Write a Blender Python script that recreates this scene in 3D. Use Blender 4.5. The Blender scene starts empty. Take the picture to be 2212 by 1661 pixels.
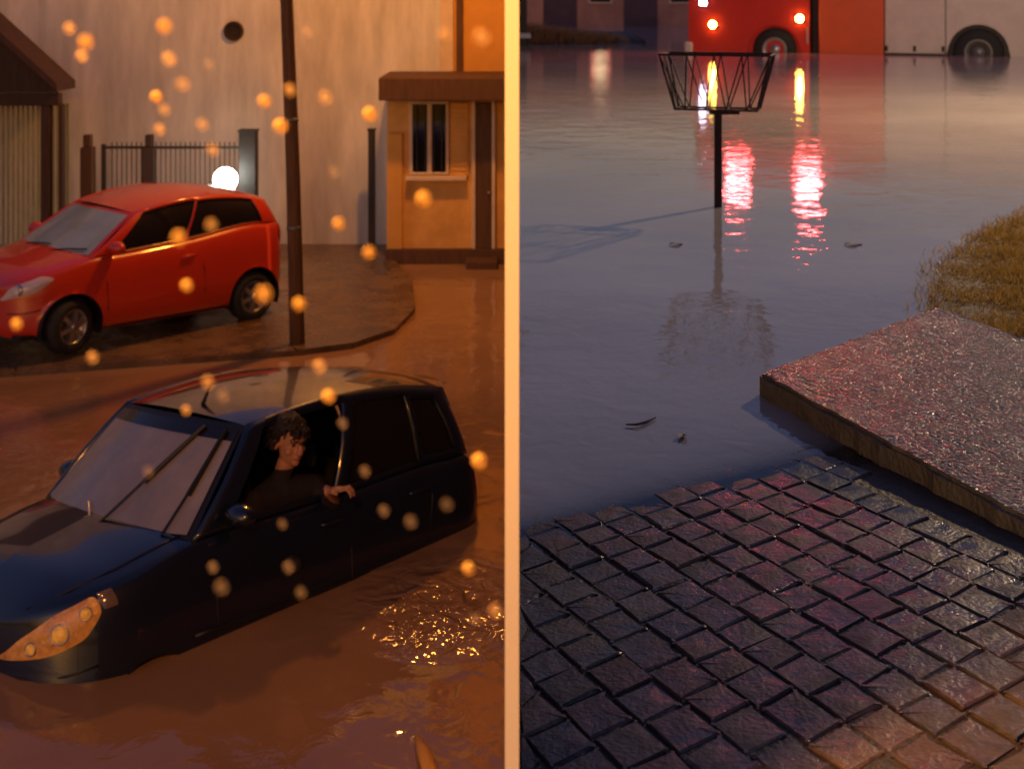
import bpy, bmesh, math, random
import numpy as np
from mathutils import Vector, Matrix
random.seed(7)
R = math.radians
# ------------------------------------------------------------------ camera, sky, sun, exposure
SC = bpy.context.scene
COL = SC.collection
FP, ZC = 2800.0, 3.6                 # focal length in photo pixels (2212 wide), eye height
WL, WR = 0.17, 2.4                    # water level of the lower (left) street and of the upper (right) street
cam = bpy.data.cameras.new('camera'); camo = bpy.data.objects.new('camera', cam); COL.objects.link(camo)
camo.location = (0, 0, ZC); camo.rotation_euler = (R(90), 0, 0)
cam.sensor_width = 36; cam.lens = 36 * FP / 2212; cam.shift_y = -830.5 / 2212
cam.clip_start = 0.05; cam.clip_end = 500
cam.dof.use_dof = True; cam.dof.focus_distance = 3.1; cam.dof.aperture_fstop = 5.6
SC.camera = camo
world = bpy.data.worlds.new('World'); SC.world = world; world.use_nodes = True
wn = world.node_tree; bg = wn.nodes['Background']
sky = wn.nodes.new('ShaderNodeTexSky'); sky.sky_type = 'NISHITA'; sky.sun_disc = False
sky.sun_elevation = R(6.0); sky.sun_rotation = R(200); sky.air_density = 1.6; sky.dust_density = 2.0
tint = wn.nodes.new('ShaderNodeMix'); tint.data_type = 'RGBA'; tint.blend_type = 'MULTIPLY'
tint.inputs[0].default_value = 1.0; tint.inputs[7].default_value = (0.40, 0.42, 1.0, 1)
wn.links.new(sky.outputs[0], tint.inputs[6]); wn.links.new(tint.outputs[2], bg.inputs[0])
bg.inputs[1].default_value = 0.15
sun = bpy.data.lights.new('sun', 'SUN'); suno = bpy.data.objects.new('sun', sun); COL.objects.link(suno)
sun.energy = 0.02; sun.angle = R(10); sun.color = (0.7, 0.75, 1.0); suno.rotation_euler = (R(60), 0, R(160))
vs = SC.view_settings
vs.view_transform = 'Standard'; vs.look = 'None'; vs.exposure = 0.0; vs.gamma = 1.0; vs.use_curve_mapping = False

# ------------------------------------------------------------------ helpers
def at(px, py, Y):
    return Vector(((px - 1106) / FP * Y, Y, ZC - py / FP * Y))
def tag(o, label=None, cat=None, group=None, kind=None):
    if label: o['label'] = label
    if cat: o['category'] = cat
    if group: o['group'] = group
    if kind: o['kind'] = kind
    return o
def mesh_data(name, V, F, mat=None, smooth=False):
    me = bpy.data.meshes.new(name); me.from_pydata([tuple(v) for v in V], [], [tuple(f) for f in F])
    if mat is not None:
        for m in (mat if isinstance(mat, (list, tuple)) else [mat]): me.materials.append(m)
    bm = bmesh.new(); bm.from_mesh(me); bmesh.ops.recalc_face_normals(bm, faces=bm.faces); bm.to_mesh(me); bm.free()
    if smooth: me.polygons.foreach_set('use_smooth', [True] * len(me.polygons))
    me.update(); return me
def link(name, me, parent=None):
    o = bpy.data.objects.new(name, me); COL.objects.link(o)
    if parent is not None: o.parent = parent
    return o
def obj(name, V, F, mat, parent=None, smooth=False):
    return link(name, mesh_data(name, V, F, mat, smooth), parent)
def empty(name, loc=(0, 0, 0), rz=0.0):
    o = bpy.data.objects.new(name, None); COL.objects.link(o); o.empty_display_size = 0.2
    o.location = loc; o.rotation_euler = (0, 0, rz); return o
class MB:
    def __init__(s): s.V = []; s.F = []
    def add(s, V, F):
        n = len(s.V); s.V += [Vector(v) for v in V]; s.F += [tuple(i + n for i in f) for f in F]; return s
    def box(s, a, b):
        (x0, y0, z0), (x1, y1, z1) = a, b
        return s.add([(x0,y0,z0),(x1,y0,z0),(x1,y1,z0),(x0,y1,z0),(x0,y0,z1),(x1,y0,z1),(x1,y1,z1),(x0,y1,z1)],
                     [(0,3,2,1),(4,5,6,7),(0,1,5,4),(1,2,6,5),(2,3,7,6),(3,0,4,7)])
    def bbox(s, a, b, r=0.01):            # box with chamfered edges
        (x0,y0,z0),(x1,y1,z1) = [min(p,q) for p,q in zip(a,b)], [max(p,q) for p,q in zip(a,b)]
        bm = bmesh.new(); bmesh.ops.create_cube(bm, size=1)
        for v in bm.verts: v.co = Vector(((v.co.x+.5)*(x1-x0)+x0, (v.co.y+.5)*(y1-y0)+y0, (v.co.z+.5)*(z1-z0)+z0))
        bmesh.ops.bevel(bm, geom=list(bm.edges), offset=min(r, .45*min(x1-x0,y1-y0,z1-z0)), segments=2, profile=.5, affect='EDGES')
        bm.verts.index_update(); s.add([v.co.copy() for v in bm.verts], [[v.index for v in f.verts] for f in bm.faces]); bm.free(); return s
    def tube(s, pts, rad, n=8, cap=True):
        pts = [Vector(p) for p in pts]; rr = rad if isinstance(rad, (list, tuple)) else [rad]*len(pts)
        V = []; F = []
        for i, p in enumerate(pts):
            d = (pts[min(i+1, len(pts)-1)] - pts[max(i-1, 0)]).normalized()
            u = d.orthogonal().normalized() if i == 0 else (u - d*u.dot(d)).normalized()
            w = d.cross(u)
            for k in range(n):
                a = 2*math.pi*k/n; V.append(p + (u*math.cos(a) + w*math.sin(a))*rr[i])
        for i in range(len(pts)-1):
            for k in range(n):
                F.append((i*n+k, i*n+(k+1)%n, (i+1)*n+(k+1)%n, (i+1)*n+k))
        if cap: F.append(tuple(range(n))[::-1]); F.append(tuple((len(pts)-1)*n+k for k in range(n)))
        return s.add(V, F)
    def lathe(s, prof, axis=(0,0,1), c=(0,0,0), n=24):      # prof: (radius, along-axis)
        ax = Vector(axis).normalized(); u = ax.orthogonal().normalized(); w = ax.cross(u); c = Vector(c)
        V = []; F = []; m = len(prof)
        for k in range(n):
            a = 2*math.pi*k/n; d = u*math.cos(a) + w*math.sin(a)
            for r, h in prof: V.append(c + d*r + ax*h)
        for k in range(n):
            for i in range(m-1):
                F.append((k*m+i, ((k+1)%n)*m+i, ((k+1)%n)*m+i+1, k*m+i+1))
        return s.add(V, F)
    def grid(s, fn, us, vs_):
        V = [fn(u, v) for u in us for v in vs_]; n = len(vs_)
        F = [(i*n+j, (i+1)*n+j, (i+1)*n+j+1, i*n+j+1) for i in range(len(us)-1) for j in range(n-1)]
        return s.add(V, F)
    def build(s, name, mat, parent=None, smooth=False): return obj(name, s.V, s.F, mat, parent, smooth)

# ------------------------------------------------------------------ materials
def mat(name, col, rough=.6, var=.25, scale=6.0, bump=0.0, bscale=40.0, metal=0.0, spec=.5, coat=0.0, emit=None, es=0.0, col2=None, detail=6, trans=0.0, ior=1.45, stretch=None, rvar=None):
    m = bpy.data.materials.new(name); m.use_nodes = True; nt = m.node_tree; b = nt.nodes['Principled BSDF']
    tc = nt.nodes.new('ShaderNodeTexCoord'); vec = tc.outputs['Object']
    if stretch:
        mp = nt.nodes.new('ShaderNodeMapping'); mp.inputs['Scale'].default_value = stretch
        nt.links.new(vec, mp.inputs[0]); vec = mp.outputs[0]
    n = nt.nodes.new('ShaderNodeTexNoise'); n.inputs['Scale'].default_value = scale; n.inputs['Detail'].default_value = detail
    n.inputs['Roughness'].default_value = .62; nt.links.new(vec, n.inputs['Vector'])
    r = nt.nodes.new('ShaderNodeValToRGB'); r.color_ramp.elements[0].position = .3; r.color_ramp.elements[1].position = .7
    c2 = col2 or tuple(c*(1-var) for c in col); c1 = col if col2 else tuple(min(1, c*(1+var*.6)) for c in col)
    r.color_ramp.elements[0].color = (*c2, 1); r.color_ramp.elements[1].color = (*c1, 1)
    nt.links.new(n.outputs['Fac'], r.inputs[0]); nt.links.new(r.outputs[0], b.inputs['Base Color'])
    b.inputs['Roughness'].default_value = rough; b.inputs['Metallic'].default_value = metal
    b.inputs['Specular IOR Level'].default_value = spec; b.inputs['Coat Weight'].default_value = coat; b.inputs['Coat Roughness'].default_value = .05
    b.inputs['IOR'].default_value = ior; b.inputs['Transmission Weight'].default_value = trans
    if rvar:
        rm = nt.nodes.new('ShaderNodeMapRange'); rm.inputs[1].default_value = .38; rm.inputs[2].default_value = .62; rm.inputs[3].default_value = rvar[0]; rm.inputs[4].default_value = rvar[1]
        nt.links.new(n.outputs['Fac'], rm.inputs[0]); nt.links.new(rm.outputs[0], b.inputs['Roughness'])
    if bump:
        n2 = nt.nodes.new('ShaderNodeTexNoise'); n2.inputs['Scale'].default_value = bscale; n2.inputs['Detail'].default_value = 5
        nt.links.new(vec, n2.inputs['Vector'])
        bp = nt.nodes.new('ShaderNodeBump'); bp.inputs['Strength'].default_value = bump; bp.inputs['Distance'].default_value = .02
        nt.links.new(n2.outputs['Fac'], bp.inputs['Height']); nt.links.new(bp.outputs[0], b.inputs['Normal'])
    if emit:
        b.inputs['Emission Color'].default_value = (*emit, 1); b.inputs['Emission Strength'].default_value = es
    return m
M = dict(
    plaster=mat('pale_plaster', (.62,.58,.53), .85, .30, 1.5, .25, 60, stretch=(2.2,2.2,.45)),
    divider=mat('white_board', (.68,.70,.72), .6, .04, 3),
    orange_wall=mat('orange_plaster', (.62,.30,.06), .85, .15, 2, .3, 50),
    house_wall=mat('ochre_plaster', (.66,.35,.09), .85, .25, 2.5, .3, 50),
    trim=mat('pale_trim', (.62,.48,.34), .75, .15, 5),
    brown_wood=mat('brown_wood', (.10,.045,.02), .7, .35, 4, .4, 30, stretch=(6,6,.6)),
    dark_wood=mat('dark_wood', (.05,.025,.015), .75, .35, 5, .3, 30, stretch=(5,5,.6)),
    pole_wood=mat('pole_wood', (.16,.085,.04), .8, .4, 5, .6, 28, stretch=(7,7,.5)),
    iron=mat('black_iron', (.02,.014,.012), .5, .3, 12),
    slat=mat('pale_slat', (.30,.30,.16), .7, .3, 6, stretch=(5,5,.6)),
    roof=mat('dark_roof', (.06,.03,.025), .8, .3, 8, .4, 30),
    concrete=mat('wet_concrete', (.15,.088,.045), .35, .55, 2.2, .35, 60, rvar=(.06,.5)),
    road=mat('wet_road', (.06,.05,.045), .5, .3, 4),
    red=mat('red_paint', (.52,.032,.008), .32, .06, 3, coat=.8),
    navy=mat('navy_paint', (.006,.010,.024), .25, .1, 3, coat=.9),
    trimblack=mat('black_trim', (.012,.012,.013), .45, .2, 10),
    tyre=mat('tyre_rubber', (.018,.017,.017), .75, .3, 14, .3, 40),
    alloy=mat('alloy', (.42,.42,.44), .35, .12, 10, metal=.8),
    rim_dark=mat('steel_rim', (.20,.18,.17), .45, .2, 10, metal=.5),
    dglass=mat('tinted_glass', (.012,.010,.011), .06, .2, 3, spec=.7),
    sky_sheen=mat('sky_sheen_glass', (.34,.29,.27), .14, .22, 1.6, spec=.7, col2=(.17,.16,.165)),  # reflected sky painted into the glass colour, darker mottle for the dashboard's reflection
    ws_blue=mat('pale_glass', (.26,.34,.38), .12, .25, 2.0, spec=.7),
    lens=mat('lamp_lens', (.80,.42,.12), .12, .15, 16, .5, 26, coat=.8, emit=(1.0,.27,.02), es=.07, col2=(.30,.12,.03)),
    bulb=mat('amber_bulb', (.9,.5,.1), .3, .5, 40, emit=(1.0,.36,.04), es=.14),
    smoked=mat('smoked_lens', (.16,.11,.09), .15, .3, 12, coat=.8),
    clearlens=mat('clear_lens', (.55,.45,.45), .1, .2, 10, coat=.8),
    redlens=mat('red_lens', (.35,.01,.008), .15, .2, 10, coat=.6),
    plate=mat('number_plate', (.55,.55,.52), .5, .1, 10),
    interior=mat('dark_cloth', (.02,.015,.014), .9, .3, 10),
    skin=mat('skin', (.40,.19,.11), .55, .15, 14),
    hair=mat('dark_hair', (.015,.009,.007), .6, .4, 50, .5, 120),
    clothes=mat('dark_jacket', (.018,.014,.018), .9, .3, 12, .3, 60),
    eye=mat('eye', (.05,.03,.025), .2, .1, 10),
    lip=mat('lips', (.30,.09,.07), .5, .1, 10),
    galv=mat('grey_steel', (.20,.20,.20), .5, .2, 10, metal=.6),
    truck_red=mat('truck_red', (.55,.035,.022), .4, .1, 2, coat=.5),
    truck_red_lit=mat('truck_red_lit', (.66,.11,.035), .45, .1, 2, coat=.4),  # truck red with yellow lamplight mixed into the colour
    truck_white=mat('truck_white', (.60,.52,.46), .5, .12, 3, coat=.3),
    rust=mat('rusty_iron', (.045,.015,.012), .55, .4, 30, .4, 90),  # yellow light falling on the slab's side, put into its colour
    slab_lit=mat('slab_side_lit', (.34,.28,.15), .8, .3, 12, .5, 60),
    drygrass=mat('dry_reeds', (.20,.11,.05), .8, .5, 8),
    grassm=mat('wet_grass', (.34,.22,.05), .5, .45, 18, col2=(.16,.10,.02)),
    soil=mat('mud', (.12,.08,.045), .7, .3, 6),
    bark=mat('bark', (.09,.06,.04), .9, .4, 8, .6, 20),
    leaf=mat('leaf', (.05,.08,.025), .6, .3, 8),
    deadleaf=mat('dead_leaf', (.22,.15,.08), .6, .3, 20),
    farwall=mat('far_wall', (.46,.23,.16), .9, .35, .6),
    fargate=mat('far_gate', (.10,.06,.07), .8, .3, 1),
    bed=mat('sett_bed', (.045,.038,.034), .6, .4, 30, .5, 60),
)
SODIUM = (1.0, .37, .05)
def emitter(name, col, s):
    m = bpy.data.materials.new(name); m.use_nodes = True; nt = m.node_tree
    b = nt.nodes['Principled BSDF']; b.inputs['Base Color'].default_value = (*[min(1, c) for c in col], 1)
    b.inputs['Emission Color'].default_value = (*col, 1); b.inputs['Emission Strength'].default_value = s
    n = nt.nodes.new('ShaderNodeTexNoise'); n.inputs['Scale'].default_value = 20
    mr = nt.nodes.new('ShaderNodeMapRange'); mr.inputs[3].default_value = .2; mr.inputs[4].default_value = .5
    nt.links.new(n.outputs['Fac'], mr.inputs[0]); nt.links.new(mr.outputs[0], b.inputs['Roughness'])
    return m
M['sodium'] = emitter('sodium_glow', SODIUM, 220); M['white_glow'] = emitter('white_glow', (.95, .97, .85), 25)
M['yellow_glow'] = emitter('yellow_glow', (1, .72, .30), 60); M['amber_glow'] = emitter('amber_glow', (1.0, .66, .10), 80)
M['red_glow'] = emitter('red_beacon', (1.0, .06, .065), 115); M['blue_glow'] = emitter('blue_white_strobe', (.75, .72, 1.0), 40)

def blade_mat(name, c1, c2):
    m = mat(name, c1, .45, .3, 14, col2=c2); nt = m.node_tree; N = nt.nodes; b = N['Principled BSDF']
    t = N.new('ShaderNodeBsdfTranslucent'); x = N.new('ShaderNodeMixShader'); x.inputs[0].default_value = .45
    src = b.inputs['Base Color'].links[0].from_socket; nt.links.new(src, t.inputs[0])
    nt.links.new(b.outputs[0], x.inputs[1]); nt.links.new(t.outputs[0], x.inputs[2]); nt.links.new(x.outputs[0], N['Material Output'].inputs[0]); return m
M['grassm'] = blade_mat('wet_grass', (.75,.50,.12), (.26,.16,.03)); M['drygrass'] = blade_mat('dry_reeds', (.62,.34,.15), (.25,.12,.05))
def water_mat(name, base, shore=None, bs=.10, wake=None, scale=9.0):
    m = bpy.data.materials.new(name); m.use_nodes = True; nt = m.node_tree; N = nt.nodes; Lk = nt.links
    b = N['Principled BSDF']; out = N['Material Output']
    geo = N.new('ShaderNodeNewGeometry'); pos = geo.outputs['Position']
    n0 = N.new('ShaderNodeTexNoise'); n0.inputs['Scale'].default_value = .8; n0.inputs['Detail'].default_value = 4; Lk.new(pos, n0.inputs['Vector'])
    rp = N.new('ShaderNodeValToRGB'); rp.color_ramp.elements[0].position = .3; rp.color_ramp.elements[1].position = .72
    rp.color_ramp.elements[0].color = (*[c*.82 for c in base], 1); rp.color_ramp.elements[1].color = (*[c*1.12 for c in base], 1)
    Lk.new(n0.outputs['Fac'], rp.inputs[0]); Lk.new(rp.outputs[0], b.inputs['Base Color'])
    b.inputs['Roughness'].default_value = .035; b.inputs['IOR'].default_value = 1.33
    def noise(sc, det, dist=0.0):
        n = N.new('ShaderNodeTexNoise'); n.inputs['Scale'].default_value = sc; n.inputs['Detail'].default_value = det
        n.inputs['Distortion'].default_value = dist; Lk.new(pos, n.inputs['Vector']); return n.outputs['Fac']
    a = noise(scale, 3, .6); c = noise(scale*.22, 2, .4); w = noise(.35, 2)
    def math_(op, x, y):
        k = N.new('ShaderNodeMath'); k.operation = op
        for i, t in enumerate((x, y)):
            if isinstance(t, (int, float)): k.inputs[i].default_value = t
            else: Lk.new(t, k.inputs[i])
        return k.outputs[0]
    gust = N.new('ShaderNodeMapRange'); gust.inputs[1].default_value = .40; gust.inputs[2].default_value = .62; gust.inputs[3].default_value = .35; gust.inputs[4].default_value = 1.0
    Lk.new(w, gust.inputs[0])
    h = math_('ADD', math_('MULTIPLY', a, gust.outputs[0]), math_('MULTIPLY', c, 2.2))
    if wake is not None:
        d = N.new('ShaderNodeVectorMath'); d.operation = 'DISTANCE'; Lk.new(pos, d.inputs[0]); d.inputs[1].default_value = wake
        mr = N.new('ShaderNodeMapRange'); mr.inputs[1].default_value = .1; mr.inputs[2].default_value = .72; mr.inputs[3].default_value = 7.0; mr.inputs[4].default_value = 0.0
        Lk.new(d.outputs['Value'], mr.inputs[0])
        h = math_('ADD', h, math_('MULTIPLY', noise(5.5, 3, 1.2), mr.outputs[0]))
    bp = N.new('ShaderNodeBump'); bp.inputs['Strength'].default_value = 1.0; bp.inputs['Distance'].default_value = bs*.1
    Lk.new(h, bp.inputs['Height']); Lk.new(bp.outputs[0], b.inputs['Normal'])
    if shore is not None:                 # the muddy water is thin over the sloping setts: it clears with its depth
        p0, nrm, slope, k = shore
        sub = N.new('ShaderNodeVectorMath'); sub.operation = 'SUBTRACT'; Lk.new(pos, sub.inputs[0]); sub.inputs[1].default_value = p0
        dt = N.new('ShaderNodeVectorMath'); dt.operation = 'DOT_PRODUCT'; Lk.new(sub.outputs[0], dt.inputs[0]); dt.inputs[1].default_value = nrm
        depth = math_('MAXIMUM', math_('MULTIPLY', dt.outputs['Value'], -slope), 0.0)
        fac = math_('SUBTRACT', 1.0, math_('EXPONENT', math_('MULTIPLY', depth, -k), 0.0))
        tr = N.new('ShaderNodeBsdfTransparent'); gl = N.new('ShaderNodeBsdfGlossy'); gl.inputs['Roughness'].default_value = .04; Lk.new(bp.outputs[0], gl.inputs['Normal'])
        fr = N.new('ShaderNodeFresnel'); fr.inputs[0].default_value = 1.33
        thin = N.new('ShaderNodeMixShader'); Lk.new(fr.outputs[0], thin.inputs[0]); Lk.new(tr.outputs[0], thin.inputs[1]); Lk.new(gl.outputs[0], thin.inputs[2])
        mx = N.new('ShaderNodeMixShader'); Lk.new(fac, mx.inputs[0]); Lk.new(thin.outputs[0], mx.inputs[1]); Lk.new(b.outputs[0], mx.inputs[2])
        Lk.new(mx.outputs[0], out.inputs['Surface'])
    return m

def point_light(name, loc, power, col, size, parent=None):
    l = bpy.data.lights.new(name, 'POINT'); l.energy = power; l.color = col; l.shadow_soft_size = size
    o = bpy.data.objects.new(name, l); COL.objects.link(o); o.location = loc
    if parent: o.parent = parent
    return o

# ------------------------------------------------------------------ setting: added dividing board wall, left street
wall = MB().box((-.007, 1.71, -.6), (.007, 46, 8.0)).build('added_divider', M['fargate'])  # added wall: keeps lamp light apart, its white end marks the gap
MB().box((-.009, 1.66, -.6), (.009, 1.709, 8.0)).build('added_edge_board', M['divider'], wall)
tag(wall, 'added thin grey board wall with a white end board keeping the light of the two flooded streets apart', 'wall')
tag(MB().box((-14, 2.5, -.9), (-.0095, 22, -.42)).build('road', M['road']), 'flooded road bed under the brown water', 'road', kind='structure')
# raised sidewalk with kerb where the red car stands
SWZ = .22
K = [at(px, py, (ZC-SWZ)*FP/py) for px, py in ((-330, 828), (33, 800), (360, 776), (640, 757), (760, 742), (850, 712), (895, 665), (890, 610), (850, 562))]
poly = [Vector((k.x, k.y, 0)) for k in K] + [Vector((-1.75, 18.6, 0)), Vector((-12, 18.6, 0)), Vector((-12, K[0].y+.6, 0))]
def prism(mb, pl, z0, z1):
    n = len(pl); V = [(p.x, p.y, z0) for p in pl] + [(p.x, p.y, z1) for p in pl]
    return mb.add(V, [tuple(range(n))[::-1], tuple(range(n, 2*n))] + [(i, (i+1) % n, n+(i+1) % n, n+i) for i in range(n)])
sw = prism(MB(), poly, -.42, SWZ-.012).build('sidewalk', M['concrete']); tag(sw, 'wet sidewalk under the red car', 'sidewalk', kind='structure')
for i in range(len(K)-1):                                   # kerb stones
    a, b = K[i], K[i+1]; L = (b-a).length; n = max(1, round(L/.9)); d = (b-a)/n; q = Vector((-d.y, d.x, 0)).normalized()*.14
    for j in range(n):
        p = a + d*j + d*.012; e = a + d*(j+1) - d*.012
        pl = [Vector((v.x, v.y, 0)) for v in (p-q*.08, e-q*.08, e+q, p+q)]
        prism(MB(), pl, -.3, SWZ + random.uniform(.004, .014)).build('kerb_stone', M['concrete'], sw)
tailp = (-.36, 7.40, WL)
wl = MB().grid(lambda u, v: Vector((u, v, WL)), np.linspace(-14, -.0095, 3), np.linspace(2.4, 18.4, 3)).build(
    'flood_water', water_mat('brown_flood_water', (.29,.16,.075), bs=.11, wake=tailp, scale=5.0))
tag(wl, 'brown flood water lit orange around the dark car', 'flood water', kind='structure')
# pale boundary wall behind the red car
WY = 18.0
bw = empty('boundary_wall', (-4.2, WY, 0)); tag(bw, 'tall pale plastered wall behind the iron fence', 'wall')
MB().box((-8.5, 0, -.3), (3.222, .25, 6.5)).build('wall_face', M['plaster'], bw)
MB().box((-8.5, -.03, -.3), (2.44, -.002, .16)).build('skirting', M['brown_wood'], bw)
c = at(505, 68, WY) - Vector((-4.2, WY, 0))
v = MB().lathe([(.0,.02),(.105,.02),(.11,.055),(.135,.055),(.14,0)], (0,-1,0), c, 24).build('round_vent', M['dark_wood'], bw, True)
for k in range(5):
    (lambda hw_, z_: MB().box((c.x-hw_, c.y-.046, z_), (c.x+hw_, c.y-.024, z_+.012)))(math.sqrt(.1**2-(k*.042-.084)**2), c.z-.09+k*.042).build('vent_louvre', M['iron'], v)
# porch with a gable roof at the left edge
PY = 16.0
pt = empty('gabled_porch', (-6.2, PY, 0)); tag(pt, 'dark gabled porch with slatted screen at the left edge', 'porch')
e0, e1 = at(138, 196, PY), at(-100, -20, PY); off = Vector((-6.2, PY, 0)); e0 -= off; e1 -= off
def slope(mb, a, b, y0, y1, t):
    up = Vector((0,0,t)); return mb.add([(a.x,y0,a.z),(b.x,y0,b.z),(b.x,y1,b.z),(a.x,y1,a.z),(a.x,y0,a.z+t),(b.x,y0,b.z+t),(b.x,y1,b.z+t),(a.x,y1,a.z+t)],
        [(0,3,2,1),(4,5,6,7),(0,1,5,4),(1,2,6,5),(2,3,7,6),(3,0,4,7)])
rf = slope(MB(), e0, e1, -.25, .42, .10).build('roof', M['roof'], pt)
e2 = Vector((2*e1.x-e0.x, 0, e0.z)); slope(MB(), e2, e1, -.25, .42, .10).build('roof', M['roof'], pt)
MB().add([(e0.x-.05,-.1,e0.z-.02),(e1.x,-.1,e1.z-.05),(e2.x+.05,-.1,e0.z-.02),(e0.x-.05,-.02,e0.z-.02),(e1.x,-.02,e1.z-.05),(e2.x+.05,-.02,e0.z-.02)],
         [(0,1,2),(3,5,4),(0,2,5,3),(0,3,4,1),(1,4,5,2)]).build('gable_board', M['dark_wood'], pt)
MB().bbox((e2.x, -.12, e0.z-.18), (e0.x-.02, .02, e0.z-.03), .01).build('beam', M['dark_wood'], pt)
for px, w in ((104, .115), (137, .05)):
    x = at(px, 0, PY).x + 6.2; MB().bbox((x-w/2, -.11, .05), (x+w/2, .01, e0.z-.17), .008).build('post', M['dark_wood'], pt)
for k in range(18):
    x = at(128 - k*11, 0, PY).x + 6.2
    MB().bbox((x-.02, .30, .1), (x+.02, .33, 2.3), .004).build('slat', M['slat'], pt)
# iron fence with pillars
FY = 16.6
fc = empty('iron_fence', (at(370,0,FY).x, FY, SWZ-.012)); fo = Vector((at(370,0,FY).x, FY, SWZ-.012))
tag(fc, 'black iron bar fence between dark pillars behind the red car', 'fence')
for px, ptop, w, m_ in ((190, 291, .155, 'brown_wood'), (323, 291, .15, 'dark_wood'), (537, 285, .215, 'iron')):
    p = at(px, ptop, FY) - fo
    if w < .2:
        MB().bbox((p.x-w/2,-.08,0),(p.x+w/2,.08,p.z-.16),.01).bbox((p.x-w*.32,-.055,p.z-.162),(p.x+w*.32,.055,p.z),.015).build('pillar', M[m_], fc)
    else:
        pl = MB().bbox((p.x-w/2,-.1,0),(p.x+w/2,.1,p.z),.008).build('pillar', M[m_], fc)
        MB().bbox((p.x-w/2-.012,-.112,p.z),(p.x+w/2+.012,.112,p.z+.03),.005).build('cap', M[m_], pl)
x0, x1 = at(228,0,FY).x-fo.x, at(519,0,FY).x-fo.x; zt = at(0,322,FY).z-fo.z
MB().box((x0,-.012,zt),(x1,.012,zt+.035)).build('rail', M['iron'], fc); MB().box((x0,-.012,.15),(x1,.012,.185)).build('rail', M['iron'], fc)
MB().box((x0-.05,-.022,0),(x0+.002,.022,zt+.06)).build('end_post', M['iron'], fc)
nb = 26; bar = mesh_data('bar', *(lambda m: (m.V, m.F))(MB().tube([(0,0,.08),(0,0,zt+.09)], .0085, 6)), M['iron'])
for k in range(nb):
    o = link('bar', bar, fc); o.location = (x0+.09+(x1-x0-.16)*k/(nb-1), -.022, 0)
# white globe lamp on the fence
gp = at(487, 386, 16.2); gl_ = empty('globe_lamp', (gp.x, gp.y, SWZ-.012)); tag(gl_, 'glaring white lamp above the rear of the red car', 'lamp')
MB().tube([(0,0,0),(0,0,gp.z-SWZ-.13)], .022, 8).build('stem', M['iron'], gl_)
MB().lathe([(.0,-.16),(.05,-.16),(.06,-.11),(.04,-.10)], (0,0,1), (0,0,gp.z-SWZ), 16).build('collar', M['iron'], gl_, True)
MB().lathe([(.15*math.sin(math.pi*i/12), -.15*math.cos(math.pi*i/12)) for i in range(13)], (0,0,1), (0,0,gp.z-SWZ), 20).build('globe', M['white_glow'], gl_, True)
point_light('globe_light', (0, -.25, gp.z-SWZ), 6, (.95,1,.85), .15, gl_)
# house at the right of the lower street
HY = 16.9
hs = empty('orange_house', (-.82, HY, 0)); ho = Vector((-.82, HY, 0)); tag(hs, 'orange lit house with flat canopy, window and door', 'house')
def hp(px, py, dy=0.0): return at(px, py, HY+dy) - ho
xl, xr = hp(836,0).x, .8; ztop = hp(0,164).z; zb = hp(0,536).z
MB().box((xl, .0, -.4), (xr, 1.05, hp(0,200).z)).build('wall', M['house_wall'], hs)
MB().bbox((xl-.06, -.50, hp(0,212).z), (xr+.006, 1.0, ztop), .012).build('canopy', M['brown_wood'], hs)
MB().box((hp(945,0).x, 1.06, -.4), (xr+.003, 1.9, 7.0)).build('upper_wall', M['orange_wall'], hs)
MB().bbox((hp(945,0).x-.02, 1.0, 2.2), (hp(972,0).x, 1.059, 7.0), .01).build('corner_pilaster', M['trim'], hs)
MB().bbox((hp(978,0).x, 1.01, 2.2), (hp(994,0).x, 1.059, 7.0), .01).build('downpipe', M['brown_wood'], hs)
MB().bbox((xl, -.05, -.3), (hp(870,0).x, .002, hp(0,288).z), .01).build('pier', M['orange_wall'], hs)
MB().bbox((xl-.02, -.09, -.4), (xr, -.004, zb), .01).build('plinth', M['brown_wood'], hs)
wx0, wx1, wz0, wz1 = hp(890,0).x, hp(965,0).x, hp(0,372).z, hp(0,225).z
wf = MB()
for a, b in (((wx0-.03,wz0),(wx0+.01,wz1)), ((wx1-.01,wz0),(wx1+.03,wz1)), ((wx0-.03,wz1),(wx1+.03,wz1+.04)), ((wx0-.03,wz0-.03),(wx1+.03,wz0))):
    wf.bbox((a[0],-.045,a[1]), (b[0],.0,b[1]), .006)
win = wf.build('window', M['trim'], hs)
MB().box((wx0+.01,-.012,wz0),(wx1-.01,-.006,wz1)).build('pane', M['dglass'], win)
for k in range(4):
    x = wx0+.07+k*(wx1-wx0-.13)/3; MB().tube([(x,-.06,wz0),(x,-.06,wz1)], .008, 6).build('window_bar', M['iron'], win)
MB().bbox((wx0+.20,-.035,wz0),(wx0+.26,-.014,wz1),.004).build('mullion', M['trim'], win)
MB().bbox((wx0-.07,-.13,wz0-.10),(wx1+.26,.0,wz0-.045),.008).build('sill', M['trim'], hs)
MB().bbox((wx1+.05,-.03,wz0-.045),(hp(1012,0).x,.0,wz1+.02),.006).build('shutter', M['house_wall'], hs)
for k in range(14):
    z = wz0+.02+k*(wz1-wz0-.04)/13; MB().bbox((wx1+.07,-.042,z),(hp(1008,0).x,-.031,z+.032),.004).build('slat', M['house_wall'], hs)
dx0, dx1 = hp(1028,0).x, hp(1062,0).x
d = MB().bbox((dx0,-.06,zb+.002),(dx1,.0,hp(0,222).z),.01).build('door', M['brown_wood'], hs); MB().tube([(dx1-.035,-.1,1.1),(dx1-.035,-.055,1.1)],.015,8).build('handle', M['alloy'], d)
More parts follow.
